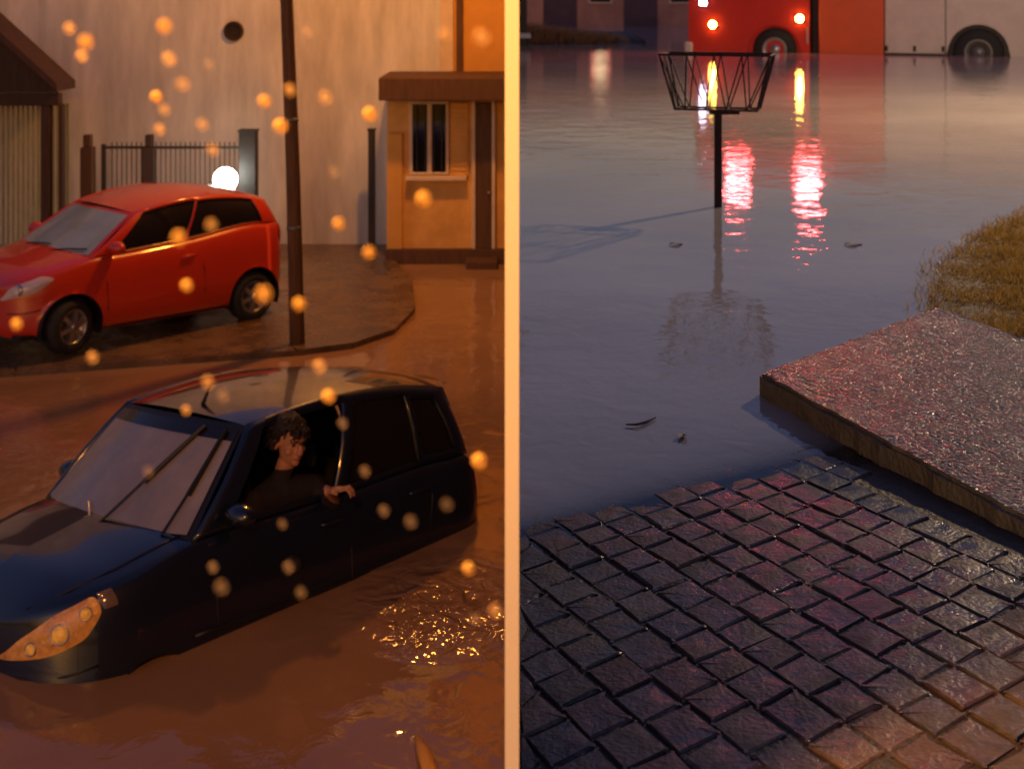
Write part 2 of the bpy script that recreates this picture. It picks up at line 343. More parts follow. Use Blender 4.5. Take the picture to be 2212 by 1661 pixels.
for x in (dx0-.05, dx1+.003): MB().bbox((x,-.07,zb),(x+.045,.001,hp(0,215).z),.008).build('door_frame', M['trim'], hs)
MB().bbox((dx0-.12,-.42,-.4),(dx1+.08,-.092,.27),.015).build('step', M['brown_wood'], hs)
# dark slim post by the wall
sp = at(803, 283, 17.3); o = MB().bbox((-.045,-.045,-.4),(.045,.045,sp.z),.006).bbox((-.055,-.055,sp.z),(.055,.055,sp.z+.03),.004).build('slim_post', M['iron'])
o.location = (sp.x, sp.y, 0); tag(o, 'slim dark post against the pale wall beside the orange house', 'post')
# utility pole
pb, ptp = at(645, 752, 12.8), at(600, -620, 12.8); pb.z = 0
up = empty('utility_pole', (pb.x, pb.y, 0)); tag(up, 'brown timber utility pole beside the tail of the red car', 'pole')
q = ptp - pb; MB().tube([(0,0,-.3), q*.3+Vector((.006,0,0)), q*.6+Vector((-.004,0,0)), q], [.078,.07,.062,.055], 14).build('pole_shaft', M['pole_wood'], up, True)
for k, z in enumerate((.42,.75)):
    c = q*(z*.5); MB().lathe([(.070,-.02),(.076,-.02),(.076,.02),(.070,.02)], (0,0,1), c, 16).build('steel_band', M['galv'], up, True)
# street lamps of the lower street, out of view; the near one is added
def street_lamp(name, base, head, power, col, glow, label, size=.12, h0=0.0):
    s = empty(name, base); tag(s, label, 'street lamp'); hd = Vector(head) - Vector(base)
    MB().tube([(0,0,h0),(0,0,hd.z*.5),(0,0,hd.z*.95)], [.07,.055,.045], 12).build('post', M['galv'], s, True)
    a = Vector((0,0,hd.z*.95)); MB().tube([a, a.lerp(hd,.5)+Vector((0,0,.18)), hd+Vector((0,0,.10))], .03, 8).build('arm', M['galv'], s, True)
    hood = MB().lathe([(.0,.12),(.10,.11),(.17,.05),(.19,-.01),(.175,-.01),(.16,.04),(.0,.09)], (0,0,1), hd, 20).build('lamp_hood', M['galv'], s, True)
    MB().lathe([(.12*math.cos(t), -.09*math.sin(t)) for t in np.linspace(0,math.pi/2,6)], (0,0,1), hd+Vector((0,0,.0)), 16).build('lamp_glass', M[glow], s, True)
    point_light('lamp_light', hd+Vector((0,0,-.22)), power, col, size, s)
    return s
hd = Vector((-1.02, 14.4, 6.4)) - pb; pa = q*.985
MB().tube([pa, pa.lerp(hd,.5)+Vector((0,0,.25)), hd+Vector((0,0,.10))], .03, 8).build('lamp_arm', M['galv'], up, True)
lh = MB().lathe([(.0,.12),(.10,.11),(.17,.05),(.19,-.01),(.175,-.01),(.16,.04),(.0,.09)], (0,0,1), hd, 20).build('lamp_hood', M['galv'], up, True)
MB().lathe([(.12*math.cos(t), -.09*math.sin(t)) for t in np.linspace(0,math.pi/2,6)], (0,0,1), hd, 16).build('lamp_glass', M['sodium'], lh, True)
point_light('lamp_light', hd+Vector((0,0,-.22)), 700, SODIUM, .15, up)
street_lamp('street_lamp', (-1.9, -1.9, -.1), (-.95, 1.0, 4.75), 450, SODIUM, 'sodium', 'added sodium lamp that brightens the near side of the flooded street', .15)  # added unseen lamp, brightens the raindrops, the face and the near water

# ------------------------------------------------------------------ cars
def spline(xs, ys):
    xs, ys = np.array(xs, float), np.array(ys, float); m = np.gradient(ys, xs)
    def f(x):
        x = min(max(x, xs[0]), xs[-1]); i = min(max(int(np.searchsorted(xs, x)-1), 0), len(xs)-2)
        h = xs[i+1]-xs[i]; t = (x-xs[i])/h
        return float((2*t**3-3*t**2+1)*ys[i] + (t**3-2*t**2+t)*h*m[i] + (-2*t**3+3*t**2)*ys[i+1] + (t**3-t**2)*h*m[i+1])
    return f
class Car:
    """x 0 at the front bumper to L at the tail, near side at -y, z 0 at the ground; root sits at the middle of the length"""
    def __init__(s, name, loc, yaw, pitch, L, W, H, paint, top, zb, wb, ra, xg, rail, roll=0.0):
        s.L, s.W, s.H, s.paint = L, W, H, paint
        s.root = empty(name, loc); s.root.rotation_euler = (roll, pitch, yaw)
        s.top = spline([a*L for a, _ in top], [b*H for _, b in top]); s.zb0 = zb; s.wb = wb; s.ra = ra
        s.sy = spline([0,.12,.3,.5,.65,.76,.84,.92,1], [.88,.965,1.0,.995,.975,.935,.86,.45,0])
        s.sz = spline([0,.12,.3,.5,.65,.76,.84,.92,1], [0,.09,.30,.56,.79,.94,1.0,1.0,1.0])
        s.xB0, s.xR0, s.xR1, s.xB1 = [a*L for a in xg]; s.rail = rail
    def half(s, x):
        L, w = s.L, s.W/2; rf, rr = .24*L, .12*L; k = 1.0
        if x < rf: k *= max(0, 1-((rf-x)/rf)**2.9)**(1/2.9)
        if x > L-rr: k *= max(0, 1-((x-L+rr)/rr)**3.4)**(1/3.4)
        return w*k*(1-.02*((x/L-.5)*2)**2)
    def S(s, x, v, side=-1, off=0.0):
        L = s.L; e = max(0, (.06*L-x)/(.06*L))**2 + max(0, (x-.95*L)/(.05*L))**2
        zb = s.zb0 + .05*s.H*e; zt = s.top(x)
        hood = .045*s.H*min(1, max(0, (x/L)/.08)) if x < s.xB0+.05*L else .0
        cr = max(0, (v-.84)/.16); z = zb + (zt-zb)*s.sz(v) + hood*(1-(1-cr)**2)
        y = s.half(x)*s.sy(v)
        p = Vector((x-L/2, side*y, z))
        if off:
            d = .004; a = s.S(x+d if x < L/2 else x-d, v, side)-p; b = s.S(x, v-d, side)-p
            n = a.cross(b); n = n.normalized() if n.length > 1e-12 else Vector((0, side, 0))
            if n.y*side < 0 or (abs(n.y) < 1e-3 and n.z < 0): n = -n
            p = p + n*off
        return p
    def B(s, t, side=-1):
        x = s.xB0 + (s.xB1-s.xB0)*t; p = s.S(min(x, s.L*.99), .835, side); return p
    def Rl(s, t, side=-1):
        x = s.xR0 + (s.xR1-s.xR0)*t; f = s.rail
        return Vector((x-s.L/2, side*s.W/2*(.70+.05*math.sin(math.pi*t)-.03*t), s.H*(f[0]+(f[2]-f[0])*t + f[1]*math.sin(math.pi*t)**.9)))
    def G(s, t, q, side=-1, off=0.0):
        p = s.B(t, side).lerp(s.Rl(t, side), q); p.y += side*(.035*math.sin(math.pi*min(1,q))*s.W/1.6 + off); return p
    def windshield(s, q, v, off=0.0):
        b = s.B(0); r = s.Rl(0); p = b.lerp(r, v); p.y = -q*abs(p.y); p.x -= (1-q*q)*(.16*(1-v)+.07*v)*s.W/1.6; p.z += .02*(1-q*q)*v
        n = Vector((-(r.z-b.z), 0, r.x-b.x)).normalized(); return p + n*off
    def rearglass(s, q, v, off=0.0):
        b = s.B(1); r = s.Rl(1); p = b.lerp(r, v); p.y = -q*abs(p.y); p.x += (1-q*q)*.06; p.z += .02*(1-q*q)*v
        n = Vector(((r.z-b.z), 0, b.x-r.x)).normalized(); return p + n*off
    def roofp(s, t, q, off=0.0):
        p = s.Rl(t); p.y = -q*abs(p.y); k = 1-q*q; p.x += k*(-.07*(1-t)+.06*t)*s.W/1.6; p.z += .028*s.H*(1-q*q) + .02*k*(1-abs(2*t-1)) + off; return p
    def build_shell(s):
        L = s.L; P = s.paint
        xs = sorted(set(list(np.round(.12*L*(1-np.cos(np.linspace(0,math.pi/2,14))),5)) + list(np.linspace(.12*L,.9*L,64)) + list(np.round(L-.1*L*(1-np.cos(np.linspace(math.pi/2,0,14))),5))))
        vv = list(np.linspace(0,.84,20)) + [.88,.92,.96,1.0]
        for side in (-1, 1):
            V = [s.S(x, v, side) for x in xs for v in vv]; n = len(vv); F = []
            cx = [w*L-L/2 for w in s.wb]; cz = s.ra*.92
            def inside(p): return any((p.x-c)**2+(p.z-cz)**2 < s.ra**2*1.21 for c in cx)
            for i in range(len(xs)-1):
                for j in range(n-1):
                    if vv[j] > .835 and s.xB0+.03*L < (xs[i]+xs[i+1])/2 < s.xB1-.012*L: continue
                    f = (i*n+j, (i+1)*n+j, (i+1)*n+j+1, i*n+j+1)
                    if all(inside(V[k]) for k in f): continue
                    F.append(f)
            used = {k for f in F for k in f}
            for k in used:
                p = V[k]
                if abs(p.y) > .3*s.W:
                    for c in cx:
                        d = Vector((p.x-c, 0, p.z-cz)); r = s.ra*1.1
                        if 1e-6 < d.length < r: d = d.normalized()*r; p.x = c+d.x; p.z = cz+d.z
            idx = {k: a for a, k in enumerate(sorted(used))}
            obj('body_side', [V[k] for k in sorted(used)], [tuple(idx[k] for k in f) for f in F], P, s.root, True)
        MB().grid(lambda t, q: s.roofp(t, q), np.linspace(0,1,16), np.linspace(-1,1,17)).build('roof', P, s.root, True)
        for w in s.wb:
            for side in (-1, 1):
                c = Vector((w*L-L/2, side*(s.W/2-.30), s.ra*.92))
                MB().grid(lambda a, y: c+Vector((math.cos(a)*s.ra*1.1, side*y, math.sin(a)*s.ra*1.1)), np.linspace(-.35,math.pi+.35,22), [0,.285]).add(
                    [c]+[c+Vector((math.cos(a)*s.ra*1.1, 0, math.sin(a)*s.ra*1.1)) for a in np.linspace(-.35,math.pi+.35,22)], [(0,i,i+1) for i in range(1,22)]).build('wheel_arch', M['trimblack'], s.root)
        MB().box((-L/2+.12,-s.W/2*.84,s.zb0+.01),(L/2-.12,s.W/2*.84,s.zb0+.05)).build('floor_pan', M['trimblack'], s.root)
    def frame(s, wins, glass, skip=()):
        """wins: list of (t0,t1,q0,q1); frame cells between them stay paint, windows are glass parts"""
        ts = sorted(set([0,1]+[t for w in wins for t in w[:2]]+list(np.round(np.linspace(0,1,25),3)))); qs = sorted(set([0,1]+[w[2] for w in wins]+[w[3] for w in wins]+[.25,.5,.75]))
        for side in (-1, 1):
            V = [s.G(t,q,side) for t in ts for q in qs]; n = len(qs); F = []
            for i in range(len(ts)-1):
                for j in range(n-1):
                    tm, qm = (ts[i]+ts[i+1])/2, (qs[j]+qs[j+1])/2
                    if any(a < tm < b and c < qm < d for a,b,c,d in wins): continue
                    F.append((i*n+j,(i+1)*n+j,(i+1)*n+j+1,i*n+j+1))
            used = sorted({k for f in F for k in f}); idx = {k:a for a,k in enumerate(used)}
            o = obj('window_frame', [V[k] for k in used], [tuple(idx[k] for k in f) for f in F], s.paint, s.root, True)
            md = o.modifiers.new('thick', 'SOLIDIFY'); md.thickness = .03; md.offset = 0
            for wi, (a,b,c,d) in enumerate(wins):
                if side == -1 and wi in skip: continue
                MB().grid(lambda t,q: s.G(t,q,side,-.008), np.linspace(a,b,12), np.linspace(c,d,8)).build('side_window', glass, s.root, True)
                rim = [s.G(t,c,side,.004) for t in np.linspace(a,b,14)]+[s.G(b,q,side,.004) for q in np.linspace(c,d,6)]+[s.G(t,d,side,.004) for t in np.linspace(b,a,14)]+[s.G(a,q,side,.004) for q in np.linspace(d,c,6)]
                MB().tube(rim, .009, 6).build('window_seal', M['trimblack'], s.root, True)
    def patch(s, poly, off, name, mat_, side=-1, bulge=0.0, parent=None):
        """curved patch on the body: poly in (x fraction, v)"""
        cxy = (sum(p[0] for p in poly)/len(poly), sum(p[1] for p in poly)/len(poly)); rings = 6; V = []; F = []; n = 48
        pts = []
        for i in range(n):
            u = i/n*len(poly); a = int(u) % len(poly); f = u-int(u); p, q = poly[a], poly[(a+1) % len(poly)]
            pts.append((p[0]+(q[0]-p[0])*f, p[1]+(q[1]-p[1])*f))
        for _ in range(2): pts = [((pts[i-1][0]+2*pts[i][0]+pts[(i+1)%n][0])/4, (pts[i-1][1]+2*pts[i][1]+pts[(i+1)%n][1])/4) for i in range(n)]
        for r in range(rings+1):
            k = 1-r/rings
            for p in pts: V.append(s.S((cxy[0]+(p[0]-cxy[0])*k)*s.L, cxy[1]+(p[1]-cxy[1])*k, side, off+bulge*(1-k*k)))
        for r in range(rings):
            for i in range(n): F.append((r*n+i, r*n+(i+1)%n, (r+1)*n+(i+1)%n, (r+1)*n+i))
        return obj(name, V, F, mat_, parent or s.root, True)
    def ribbon(s, path, w, name, mat_, side=-1, off=.002):
        return MB().tube([s.S(x*s.L, v, side, off) for x, v in path], w, 6).build(name, mat_, s.root, True)
    def wheel(s, frac, side, rim_mat, spokes=6, steer=0.0, r=None):
        r = r or s.ra*.90; w = .19; t = MB()
        t.lathe([(r*.66,-w/2),(r*.80,-w/2-.012),(r*.94,-w*.46),(r,-w*.34),(r,w*.34),(r*.94,w*.46),(r*.80,w/2+.012),(r*.66,w/2)], (0,1,0), (0,0,0), 36)
        o = t.build('wheel', M['tyre'], s.root, True); o.location = (frac*s.L-s.L/2, side*(s.W/2-.115), r); o.rotation_euler = (0,0,steer)
        rm = MB().lathe([(r*.67,-w*.40),(r*.62,-w*.46),(r*.56,-w*.40),(r*.55,-w*.05),(0,-w*.02)], (0,-side,0), (0,0,0), 36)
        rm = MB().lathe([(r*.67,w*.40),(r*.63,w*.50),(r*.57,w*.42),(r*.55,w*.12),(0,w*.10)], (0,side,0), (0,0,0), 36).build('rim', rim_mat, o, True)
        for k in range(spokes):
            a = 2*math.pi*k/spokes+.3; dx, dz = math.cos(a), math.sin(a); q = Vector((-dz,0,dx))*r*.07
            A = Vector((dx,0,dz))*r*.08; Bv = Vector((dx,0,dz))*r*.60; y0, y1 = side*w*.25, side*w*.52
            MB().add([A-q*1.5+Vector((0,y0,0)),A+q*1.5+Vector((0,y0,0)),Bv+q+Vector((0,y0,0)),Bv-q+Vector((0,y0,0)),A-q*1.5+Vector((0,y1,0)),A+q*1.5+Vector((0,y1,0)),Bv+q+Vector((0,y1*.85,0)),Bv-q+Vector((0,y1*.85,0))],
                     [(0,3,2,1),(4,5,6,7),(0,1,5,4),(1,2,6,5),(2,3,7,6),(3,0,4,7)]).build('spoke', rim_mat, o)
        MB().lathe([(r*.15,w*.3),(r*.13,w*.56),(0,w*.58)], (0,side,0), (0,0,0), 16).build('hub_cap', rim_mat, o, True)
        return o
    def mirror(s, t, side):
        p = s.G(t,.08,side); m = MB()
        m.lathe([(.0,-.07),(.05,-.065),(.085,-.03),(.09,.02),(.075,.03),(0,.028)], (1,0,0), p+Vector((-.02,side*.12,.05)), 18)
        for vtx in m.V: vtx.y = p.y+side*.12+(vtx.y-p.y-side*.12)*1.25; vtx.z = p.z+.05+(vtx.z-p.z-.05)*.72
        o = m.build('mirror', s.paint, s.root, True)
        MB().tube([p, p+Vector((-.01,side*.06,.04))], .018, 8).build('mirror_stem', M['trimblack'], o, True)
        return o
    def handle(s, xf, v, side=-1):
        a, b = s.S(xf*s.L, v, side, .018), s.S((xf+.045)*s.L, v, side, .018)
        MB().tube([s.S(xf*s.L, v, side, -.005), a, a.lerp(b,.5), b, s.S((xf+.045)*s.L, v, side, -.005)], .011, 8).build('door_handle', s.paint, s.root, True)

# red hatchback on the sidewalk
rc = Car('red_car', (-4.05, 13.50, SWZ), R(47), R(1.6), 3.16, 1.60, 1.38, M['red'],
         [(0,.44),(.03,.50),(.08,.545),(.16,.59),(.25,.635),(.34,.64),(.6,.68),(.9,.735),(.97,.71),(1,.64)], .17, (.185,.845), .285, (.25,.42,.925,.985), (.90,.085,.90))
tag(rc.root, 'red hatchback parked on the wet sidewalk by the fence', 'car')
rc.build_shell(); rc.frame([(.085,.44,.05,.90),(.455,.87,.05,.88)], M['dglass'])
for sd in (-1, 1): MB().grid(lambda t,q: rc.G(t,q,sd,.010), np.linspace(.437,.459,3), np.linspace(.05,.89,8)).build('pillar_cover', M['dglass'], rc.root, True)
MB().grid(lambda q,v: rc.windshield(q,v), np.linspace(-1,1,15), np.linspace(0,1,8)).build('windshield_surround', M['red'], rc.root, True)
MB().grid(lambda q,v: rc.windshield(q,v,.006), np.linspace(-.95,.95,15), np.linspace(.05,.93,8)).build('windshield', M['ws_blue'], rc.root, True)
MB().grid(lambda q,v: rc.rearglass(q,v), np.linspace(-1,1,11), np.linspace(-.02,1,6)).build('hatch_surround', M['red'], rc.root, True)
MB().grid(lambda q,v: rc.rearglass(q,v,.006), np.linspace(-.88,.88,11), np.linspace(.08,.9,6)).build('rear_window', M['dglass'], rc.root, True)
for sd in (-1, 1):
    hl = rc.patch([(.012,.60),(.03,.74),(.10,.80),(.135,.72),(.075,.62)], .004, 'headlight', M['clearlens'], sd, .012)
    MB().lathe([(0,.0),(.05,.005),(.055,-.01)], (-1,0,0), rc.S(.045*rc.L,.69,sd,.0)+Vector((-.004,0,0)), 16).build('reflector', M['alloy'], hl, True)
    rc.patch([(.984,.62),(.984,.82),(.955,.83),(.945,.66)], .004, 'tail_light', M['redlens'], sd, .012)
    rc.wheel(.185, sd, M['alloy'], 6, R(14)); rc.wheel(.845, sd, M['alloy'], 6)
    rc.mirror(.09, sd)
    rc.ribbon([(.305,.06),(.30,.3),(.295,.55),(.29,.80)], .004, 'door_seam', M['trimblack'], sd)
    rc.ribbon([(.64,.06),(.645,.3),(.64,.55),(.61,.82)], .004, 'door_seam', M['trimblack'], sd)
    rc.ribbon([(x,.05) for x in np.linspace(.30,.74,12)], .018, 'sill_moulding', M['trimblack'], sd, -.004)
    rc.handle(.56, .66, sd)
    rc.ribbon([(.004,.42),(.03,.42),(.06,.42),(.095,.44)], .006, 'bumper_seam', M['trimblack'], sd)
rc.patch([(.0015,.22),(.0015,.40),(.012,.40),(.012,.22)], .003, 'lower_grille', M['trimblack'], -1); rc.patch([(.0015,.22),(.0015,.40),(.012,.40),(.012,.22)], .003, 'lower_grille', M['trimblack'], 1)
MB().tube([rc.roofp(.86,0), rc.roofp(.86,0)+Vector((.05,0,.09)), rc.roofp(.86,0)+Vector((.14,0,.22))], [.010,.006,.003], 6).build('antenna', M['trimblack'], rc.root, True)
for q in (-.5, .25):
    MB().tube([rc.windshield(q,.02,.02), rc.windshield(q+.3,.10,.02), rc.windshield(q+.62,.14,.02)], .008, 6).build('wiper', M['trimblack'], rc.root)

# dark hatchback standing in the flood
dc = Car('dark_car', (-1.81, 7.97, -.47), R(47.5), R(4.4), 3.22, 1.80, 1.66, M['navy'],
         [(0,.42),(.03,.475),(.08,.515),(.16,.555),(.26,.60),(.34,.61),(.6,.63),(.88,.655),(.96,.64),(1,.57)], .18, (.19,.80), .255, (.275,.42,.925,.985), (.915,.055,.905), R(-6))
tag(dc.root, 'dark blue hatchback standing deep in brown flood water', 'car')
dc.build_shell(); dc.frame([(.085,.43,.06,.90),(.48,.74,.06,.89),(.765,.90,.10,.85)], M['dglass'], skip=(0,))
MB().grid(lambda q,v: dc.windshield(q,v), np.linspace(-1,1,15), np.linspace(0,1,8)).build('windshield_surround', M['trimblack'], dc.root, True)
MB().grid(lambda q,v: dc.windshield(q,v,.007), np.linspace(-.955,.955,15), np.linspace(.045,.95,8)).build('windshield', M['sky_sheen'], dc.root, True)
MB().grid(lambda q,v: dc.rearglass(q,v), np.linspace(-1,1,11), np.linspace(-.02,1,6)).build('hatch_surround', M['navy'], dc.root, True)
MB().grid(lambda q,v: dc.rearglass(q,v,.006), np.linspace(-.88,.88,11), np.linspace(.08,.9,6)).build('rear_window', M['dglass'], dc.root, True)
for sd in (-1, 1):
    hl = dc.patch([(.004,.55),(.018,.67),(.05,.75),(.10,.80),(.108,.69),(.085,.60),(.04,.55)], .004, 'headlight', M['lens'], sd, .014)
    for (xf, v, r_) in ((.028,.605,.028),(.055,.65,.042),(.086,.71,.028)):
        c = dc.S(xf*dc.L, v, sd, .013); n = (dc.S(xf*dc.L, v, sd, .03)-c).normalized()
        MB().lathe([(r_,-.004),(r_*.9,.006),(r_*.5,.010),(0,.012)], n, c, 18).build('bulb', M['bulb'], hl, True)
        MB().lathe([(r_*1.25,-.004),(r_*1.2,.006),(r_*1.02,.007),(r_*1.0,-.002)], n, c, 20).build('reflector_ring', M['alloy'], hl, True)
    dc.patch([(.111,.70),(.104,.80),(.126,.80),(.132,.70)], .005, 'indicator_lens', M['smoked'], sd, .004)
    dc.patch([(.986,.50),(.986,.80),(.955,.82),(.955,.56)], .004, 'tail_light', M['redlens'], sd, .012)
    dc.wheel(.19, sd, M['rim_dark'], 7); dc.wheel(.80, sd, M['rim_dark'], 7)
    dc.mirror(.10, sd)
    dc.ribbon([(.315,.06),(.31,.3),(.305,.55),(.30,.80)], .004, 'door_seam', M['trimblack'], sd)
    dc.ribbon([(.60,.06),(.60,.3),(.60,.55),(.60,.82)], .004, 'door_seam', M['trimblack'], sd)
    dc.ribbon([(.80,.50),(.815,.65),(.82,.82)], .004, 'door_seam', M['trimblack'], sd)
    dc.ribbon([(x,.42) for x in np.linspace(.26,.72,14)], .014, 'side_moulding', M['trimblack'], sd, .0)
    dc.handle(.535, .70, sd); dc.handle(.755, .70, sd)
    dc.ribbon([(.003,.44),(.02,.44),(.06,.44),(.10,.46)], .007, 'bumper_seam', M['trimblack'], sd)
    dc.patch([(.002,.18),(.002,.38),(.012,.38),(.012,.18)], .003, 'lower_grille', M['trimblack'], sd)
    dc.patch([(.028,.20),(.028,.34),(.06,.34),(.06,.20)], .004, 'fog_lamp', M['smoked'], sd, .006)
    # hood shut line
    dc.ribbon([(.03,.85),(.08,.855),(.15,.86),(.22,.86),(.27,.86)], .004, 'hood_seam', M['trimblack'], sd, .001)
for (q0, v0, q1, v1, q2, v2) in ((-.10,.00, .02,.10, .0,.0), (.72,.00,.80,.10,.0,.0)): pass
MB().grid(lambda q,v: dc.windshield(q,v,.0085), np.linspace(-.955,.955,15), np.linspace(.84,.95,4)).build('tint_band', M['dglass'], dc.root, True)
wA = [(.18,.01),(.34,.40),(.60,.93)]; wB = [(.80,.01),(.83,.35),(.86,.92)]
for wp in (wA, wB):
    ar = MB().tube([dc.windshield(q,v,.03) for q, v in wp[:2]], .008, 6).build('wiper_arm', M['trimblack'], dc.root)
    MB().tube([dc.windshield(q,v,.022) for q, v in wp[1:]], [.017,.013], 6).build('wiper_blade', M['trimblack'], ar)
MB().tube([dc.windshield(-.05,.0,.03), dc.windshield(.02,.06,.03), dc.windshield(-.12,.15,.03)], .008, 6).build('washer_jet', M['alloy'], dc.root)
MB().tube([dc.roofp(.06,.25), dc.roofp(.06,.25)+Vector((.03,0,.06)), dc.roofp(.06,.25)+Vector((.06,0,.12))], [.014,.010,.006], 6).build('antenna', M['trimblack'], dc.root, True)
MB().tube([dc.rearglass(0,.02,.03), dc.rearglass(-.3,.22,.03), dc.rearglass(-.55,.30,.03)], .008, 6).build('rear_wiper', M['trimblack'], dc.root)
MB().grid(lambda q,u: dc.roofp(.97,q)+Vector((u*.16,0,.02-u*.035)), np.linspace(-.9,.9,10), [0,.5,1.0]).build('roof_spoiler', M['navy'], dc.root, True)
for y in (-.38, .38):      # front seats, steering wheel, dashboard
    x0 = .52*dc.L-dc.L/2
    st = MB().bbox((x0-.25,y-.23,.42),(x0+.25,y+.23,.58),.05).build('seat', M['interior'], dc.root, True)
    MB().bbox((x0+.2,y-.22,.56),(x0+.34,y+.22,1.12),.05).build('seat_back', M['interior'], st, True)
    MB().bbox((x0+.25,y-.12,1.15),(x0+.33,y+.12,1.30),.03).build('headrest', M['interior'], st, True)
MB().bbox((.30*dc.L-dc.L/2,-.66,.72),(.40*dc.L-dc.L/2,.66,.93),.05).build('dashboard', M['interior'], dc.root, True)
MB().bbox((.74*dc.L-dc.L/2,-.60,.5),(.80*dc.L-dc.L/2,.60,1.05),.05).build('rear_seat', M['interior'], dc.root, True)
c = Vector((.43*dc.L-dc.L/2,-.38,.93)); ax = Vector((-.85,0,-.5)).normalized(); u_ = ax.orthogonal().normalized(); w_ = ax.cross(u_)
MB().tube([c+(u_*math.cos(a)+w_*math.sin(a))*.18 for a in np.linspace(0,2*math.pi,28)], .014, 8, False).build('steering_wheel', M['trimblack'], dc.root, True)

# person at the open driver's window
def make_person():
    car = dc.root; mw = Matrix.Translation(car.location) @ car.rotation_euler.to_matrix().to_4x4()
    root = empty('person'); x0 = .50*dc.L-dc.L/2
    root.matrix_world = mw @ Matrix.Translation((x0+.01, -.56, .60)) @ Matrix.Scale(1.1, 4)
    tag(root, 'person in dark clothes at the open side window of the dark car', 'person')
    # joints in local coordinates, facing the tail and the open window
    J = [(0.05,.02,.0),(0.04,.0,.22),(0.0,-.05,.44),(-.02,-.09,.54),(-.015,-.12,.61),
         (-.17,-.06,.43),(-.24,-.16,.22),(-.10,-.30,.14),        # far-from-tail arm
         (.17,-.12,.45),(.21,-.22,.38),(.09,-.325,.475),           # arm out on the sill
         (-.10,.08,-.02),(-.45,.10,.02),(-.55,.10,-.30),(.14,.06,-.02),(-.28,-.05,.02),(-.45,-.04,-.30)]
    E_ = [(0,1),(1,2),(2,3),(3,4),(2,5),(5,6),(6,7),(2,8),(8,9),(9,10),(0,11),(11,12),(12,13),(0,14),(14,15),(15,16)]
    rad = [.13,.125,.11,.052,.05,.065,.05,.04,.065,.05,.030,.10,.075,.05,.10,.075,.05]
    hc = Vector((-.005,-.135,.73)); fwd = Vector((-.05,-.95,-.20)).normalized(); rt = fwd.cross(Vector((0,0,1))).normalized(); upv = rt.cross(fwd)
    def hpnt(a, b, c): return hc + rt*a + fwd*b + upv*c
    extra = MB()
    def ell(c, r, ax=(rt, fwd, upv), n=14):
        V = []; F = []
        for i in range(n+1):
            th = math.pi*i/n
            for k in range(n):
                ph = 2*math.pi*k/n; d = (math.sin(th)*math.cos(ph)*r[0], math.sin(th)*math.sin(ph)*r[1], math.cos(th)*r[2]); V.append(c+ax[0]*d[0]+ax[1]*d[1]+ax[2]*d[2])
        for i in range(n):
            for k in range(n): F.append((i*n+k, i*n+(k+1)%n, (i+1)*n+(k+1)%n, (i+1)*n+k))
        extra.add(V, F)
    ell(hpnt(0,-.01,.03), (.080,.098,.098)); ell(hpnt(0,.025,-.05), (.060,.068,.075)); ell(hpnt(0,.075,-.095),(.024,.022,.022))
    ell(hpnt(0,.105,-.02),(.014,.020,.030)); ell(hpnt(0,.108,-.038),(.019,.016,.013)); ell(hpnt(0,.088,.028),(.055,.016,.012))
    for a in (-1,1): ell(hpnt(a*.080,-.01,-.012),(.012,.024,.034)); ell(hpnt(a*.038,.062,-.035),(.026,.022,.022))
    ell(hpnt(0,.090,-.068),(.026,.012,.007))
    # hand resting on the sill: palm, four fingers bent over the edge, thumb at the side
    w = Vector(J[10]); hd = Vector((.40,-.75,.10)).normalized(); hs_ = Vector((.88,.45,.05)).normalized(); hu = hs_.cross(hd).normalized()
    if hu.z < 0: hu = -hu
    pc = w + hd*.055; ell(pc, (.042,.052,.016), (hs_, hd, hu))
    for k, ln in enumerate((.068,.078,.074,.058)):
        b0 = pc + hs_*(-.030+.020*k) + hd*.040; b1 = b0+hd*ln*.45+hu*.006; b2 = b1+hd*ln*.30-hu*.022; b3 = b2-hu*.026+hd*.004
        extra.tube([b0-hd*.01,b0,b1,b2,b3], [.0095,.0095,.009,.0085,.007], 8)
    t0 = pc - hs_*.036 - hd*.015; extra.tube([t0, t0-hs_*.026+hd*.026, t0-hs_*.030+hd*.056-hu*.008], [.012,.0105,.008], 8)
    X3 = (Vector((1,0,0)), Vector((0,1,0)), Vector((0,0,1)))
    for a, b in E_:
        pa, pb2 = Vector(J[a]), Vector(J[b]); extra.tube([pa.lerp(pb2, k/4) for k in range(5)], [rad[a]+(rad[b]-rad[a])*k/4 for k in range(5)], 14)
    for p_, r_ in zip(J, rad): ell(Vector(p_), (r_, r_, r_), X3)
    ell(Vector((0,-.04,.38)), (.185,.115,.12), X3); ell(Vector((.02,0,.16)), (.15,.12,.20), X3)
    t = extra.build('tmp', M['clothes']); t.modifiers.new('r','REMESH').mode = 'VOXEL'; t.modifiers['r'].voxel_size = .007
    sm = t.modifiers.new('sm','SMOOTH'); sm.factor = .5; sm.iterations = 2
    dg = bpy.context.evaluated_depsgraph_get(); m2 = bpy.data.meshes.new_from_object(t.evaluated_get(dg)); bpy.data.objects.remove(t)
    bm = bmesh.new(); bm.from_mesh(m2); bm.verts.ensure_lookup_table(); seen = set(); isl = []      # keep the outer skin only
    for v0 in bm.verts:
        if v0.index in seen: continue
        st = [v0]; seen.add(v0.index); grp = []
        while st:
            v = st.pop(); grp.append(v)
            for e in v.link_edges:
                o2 = e.other_vert(v)
                if o2.index not in seen: seen.add(o2.index); st.append(o2)
        isl.append(grp)
    isl.sort(key=len); bmesh.ops.delete(bm, geom=[v for g in isl[:-1] for v in g], context='VERTS'); bm.to_mesh(m2); bm.free()
    m2.materials.clear(); m2.materials.append(M['clothes']); m2.materials.append(M['skin'])
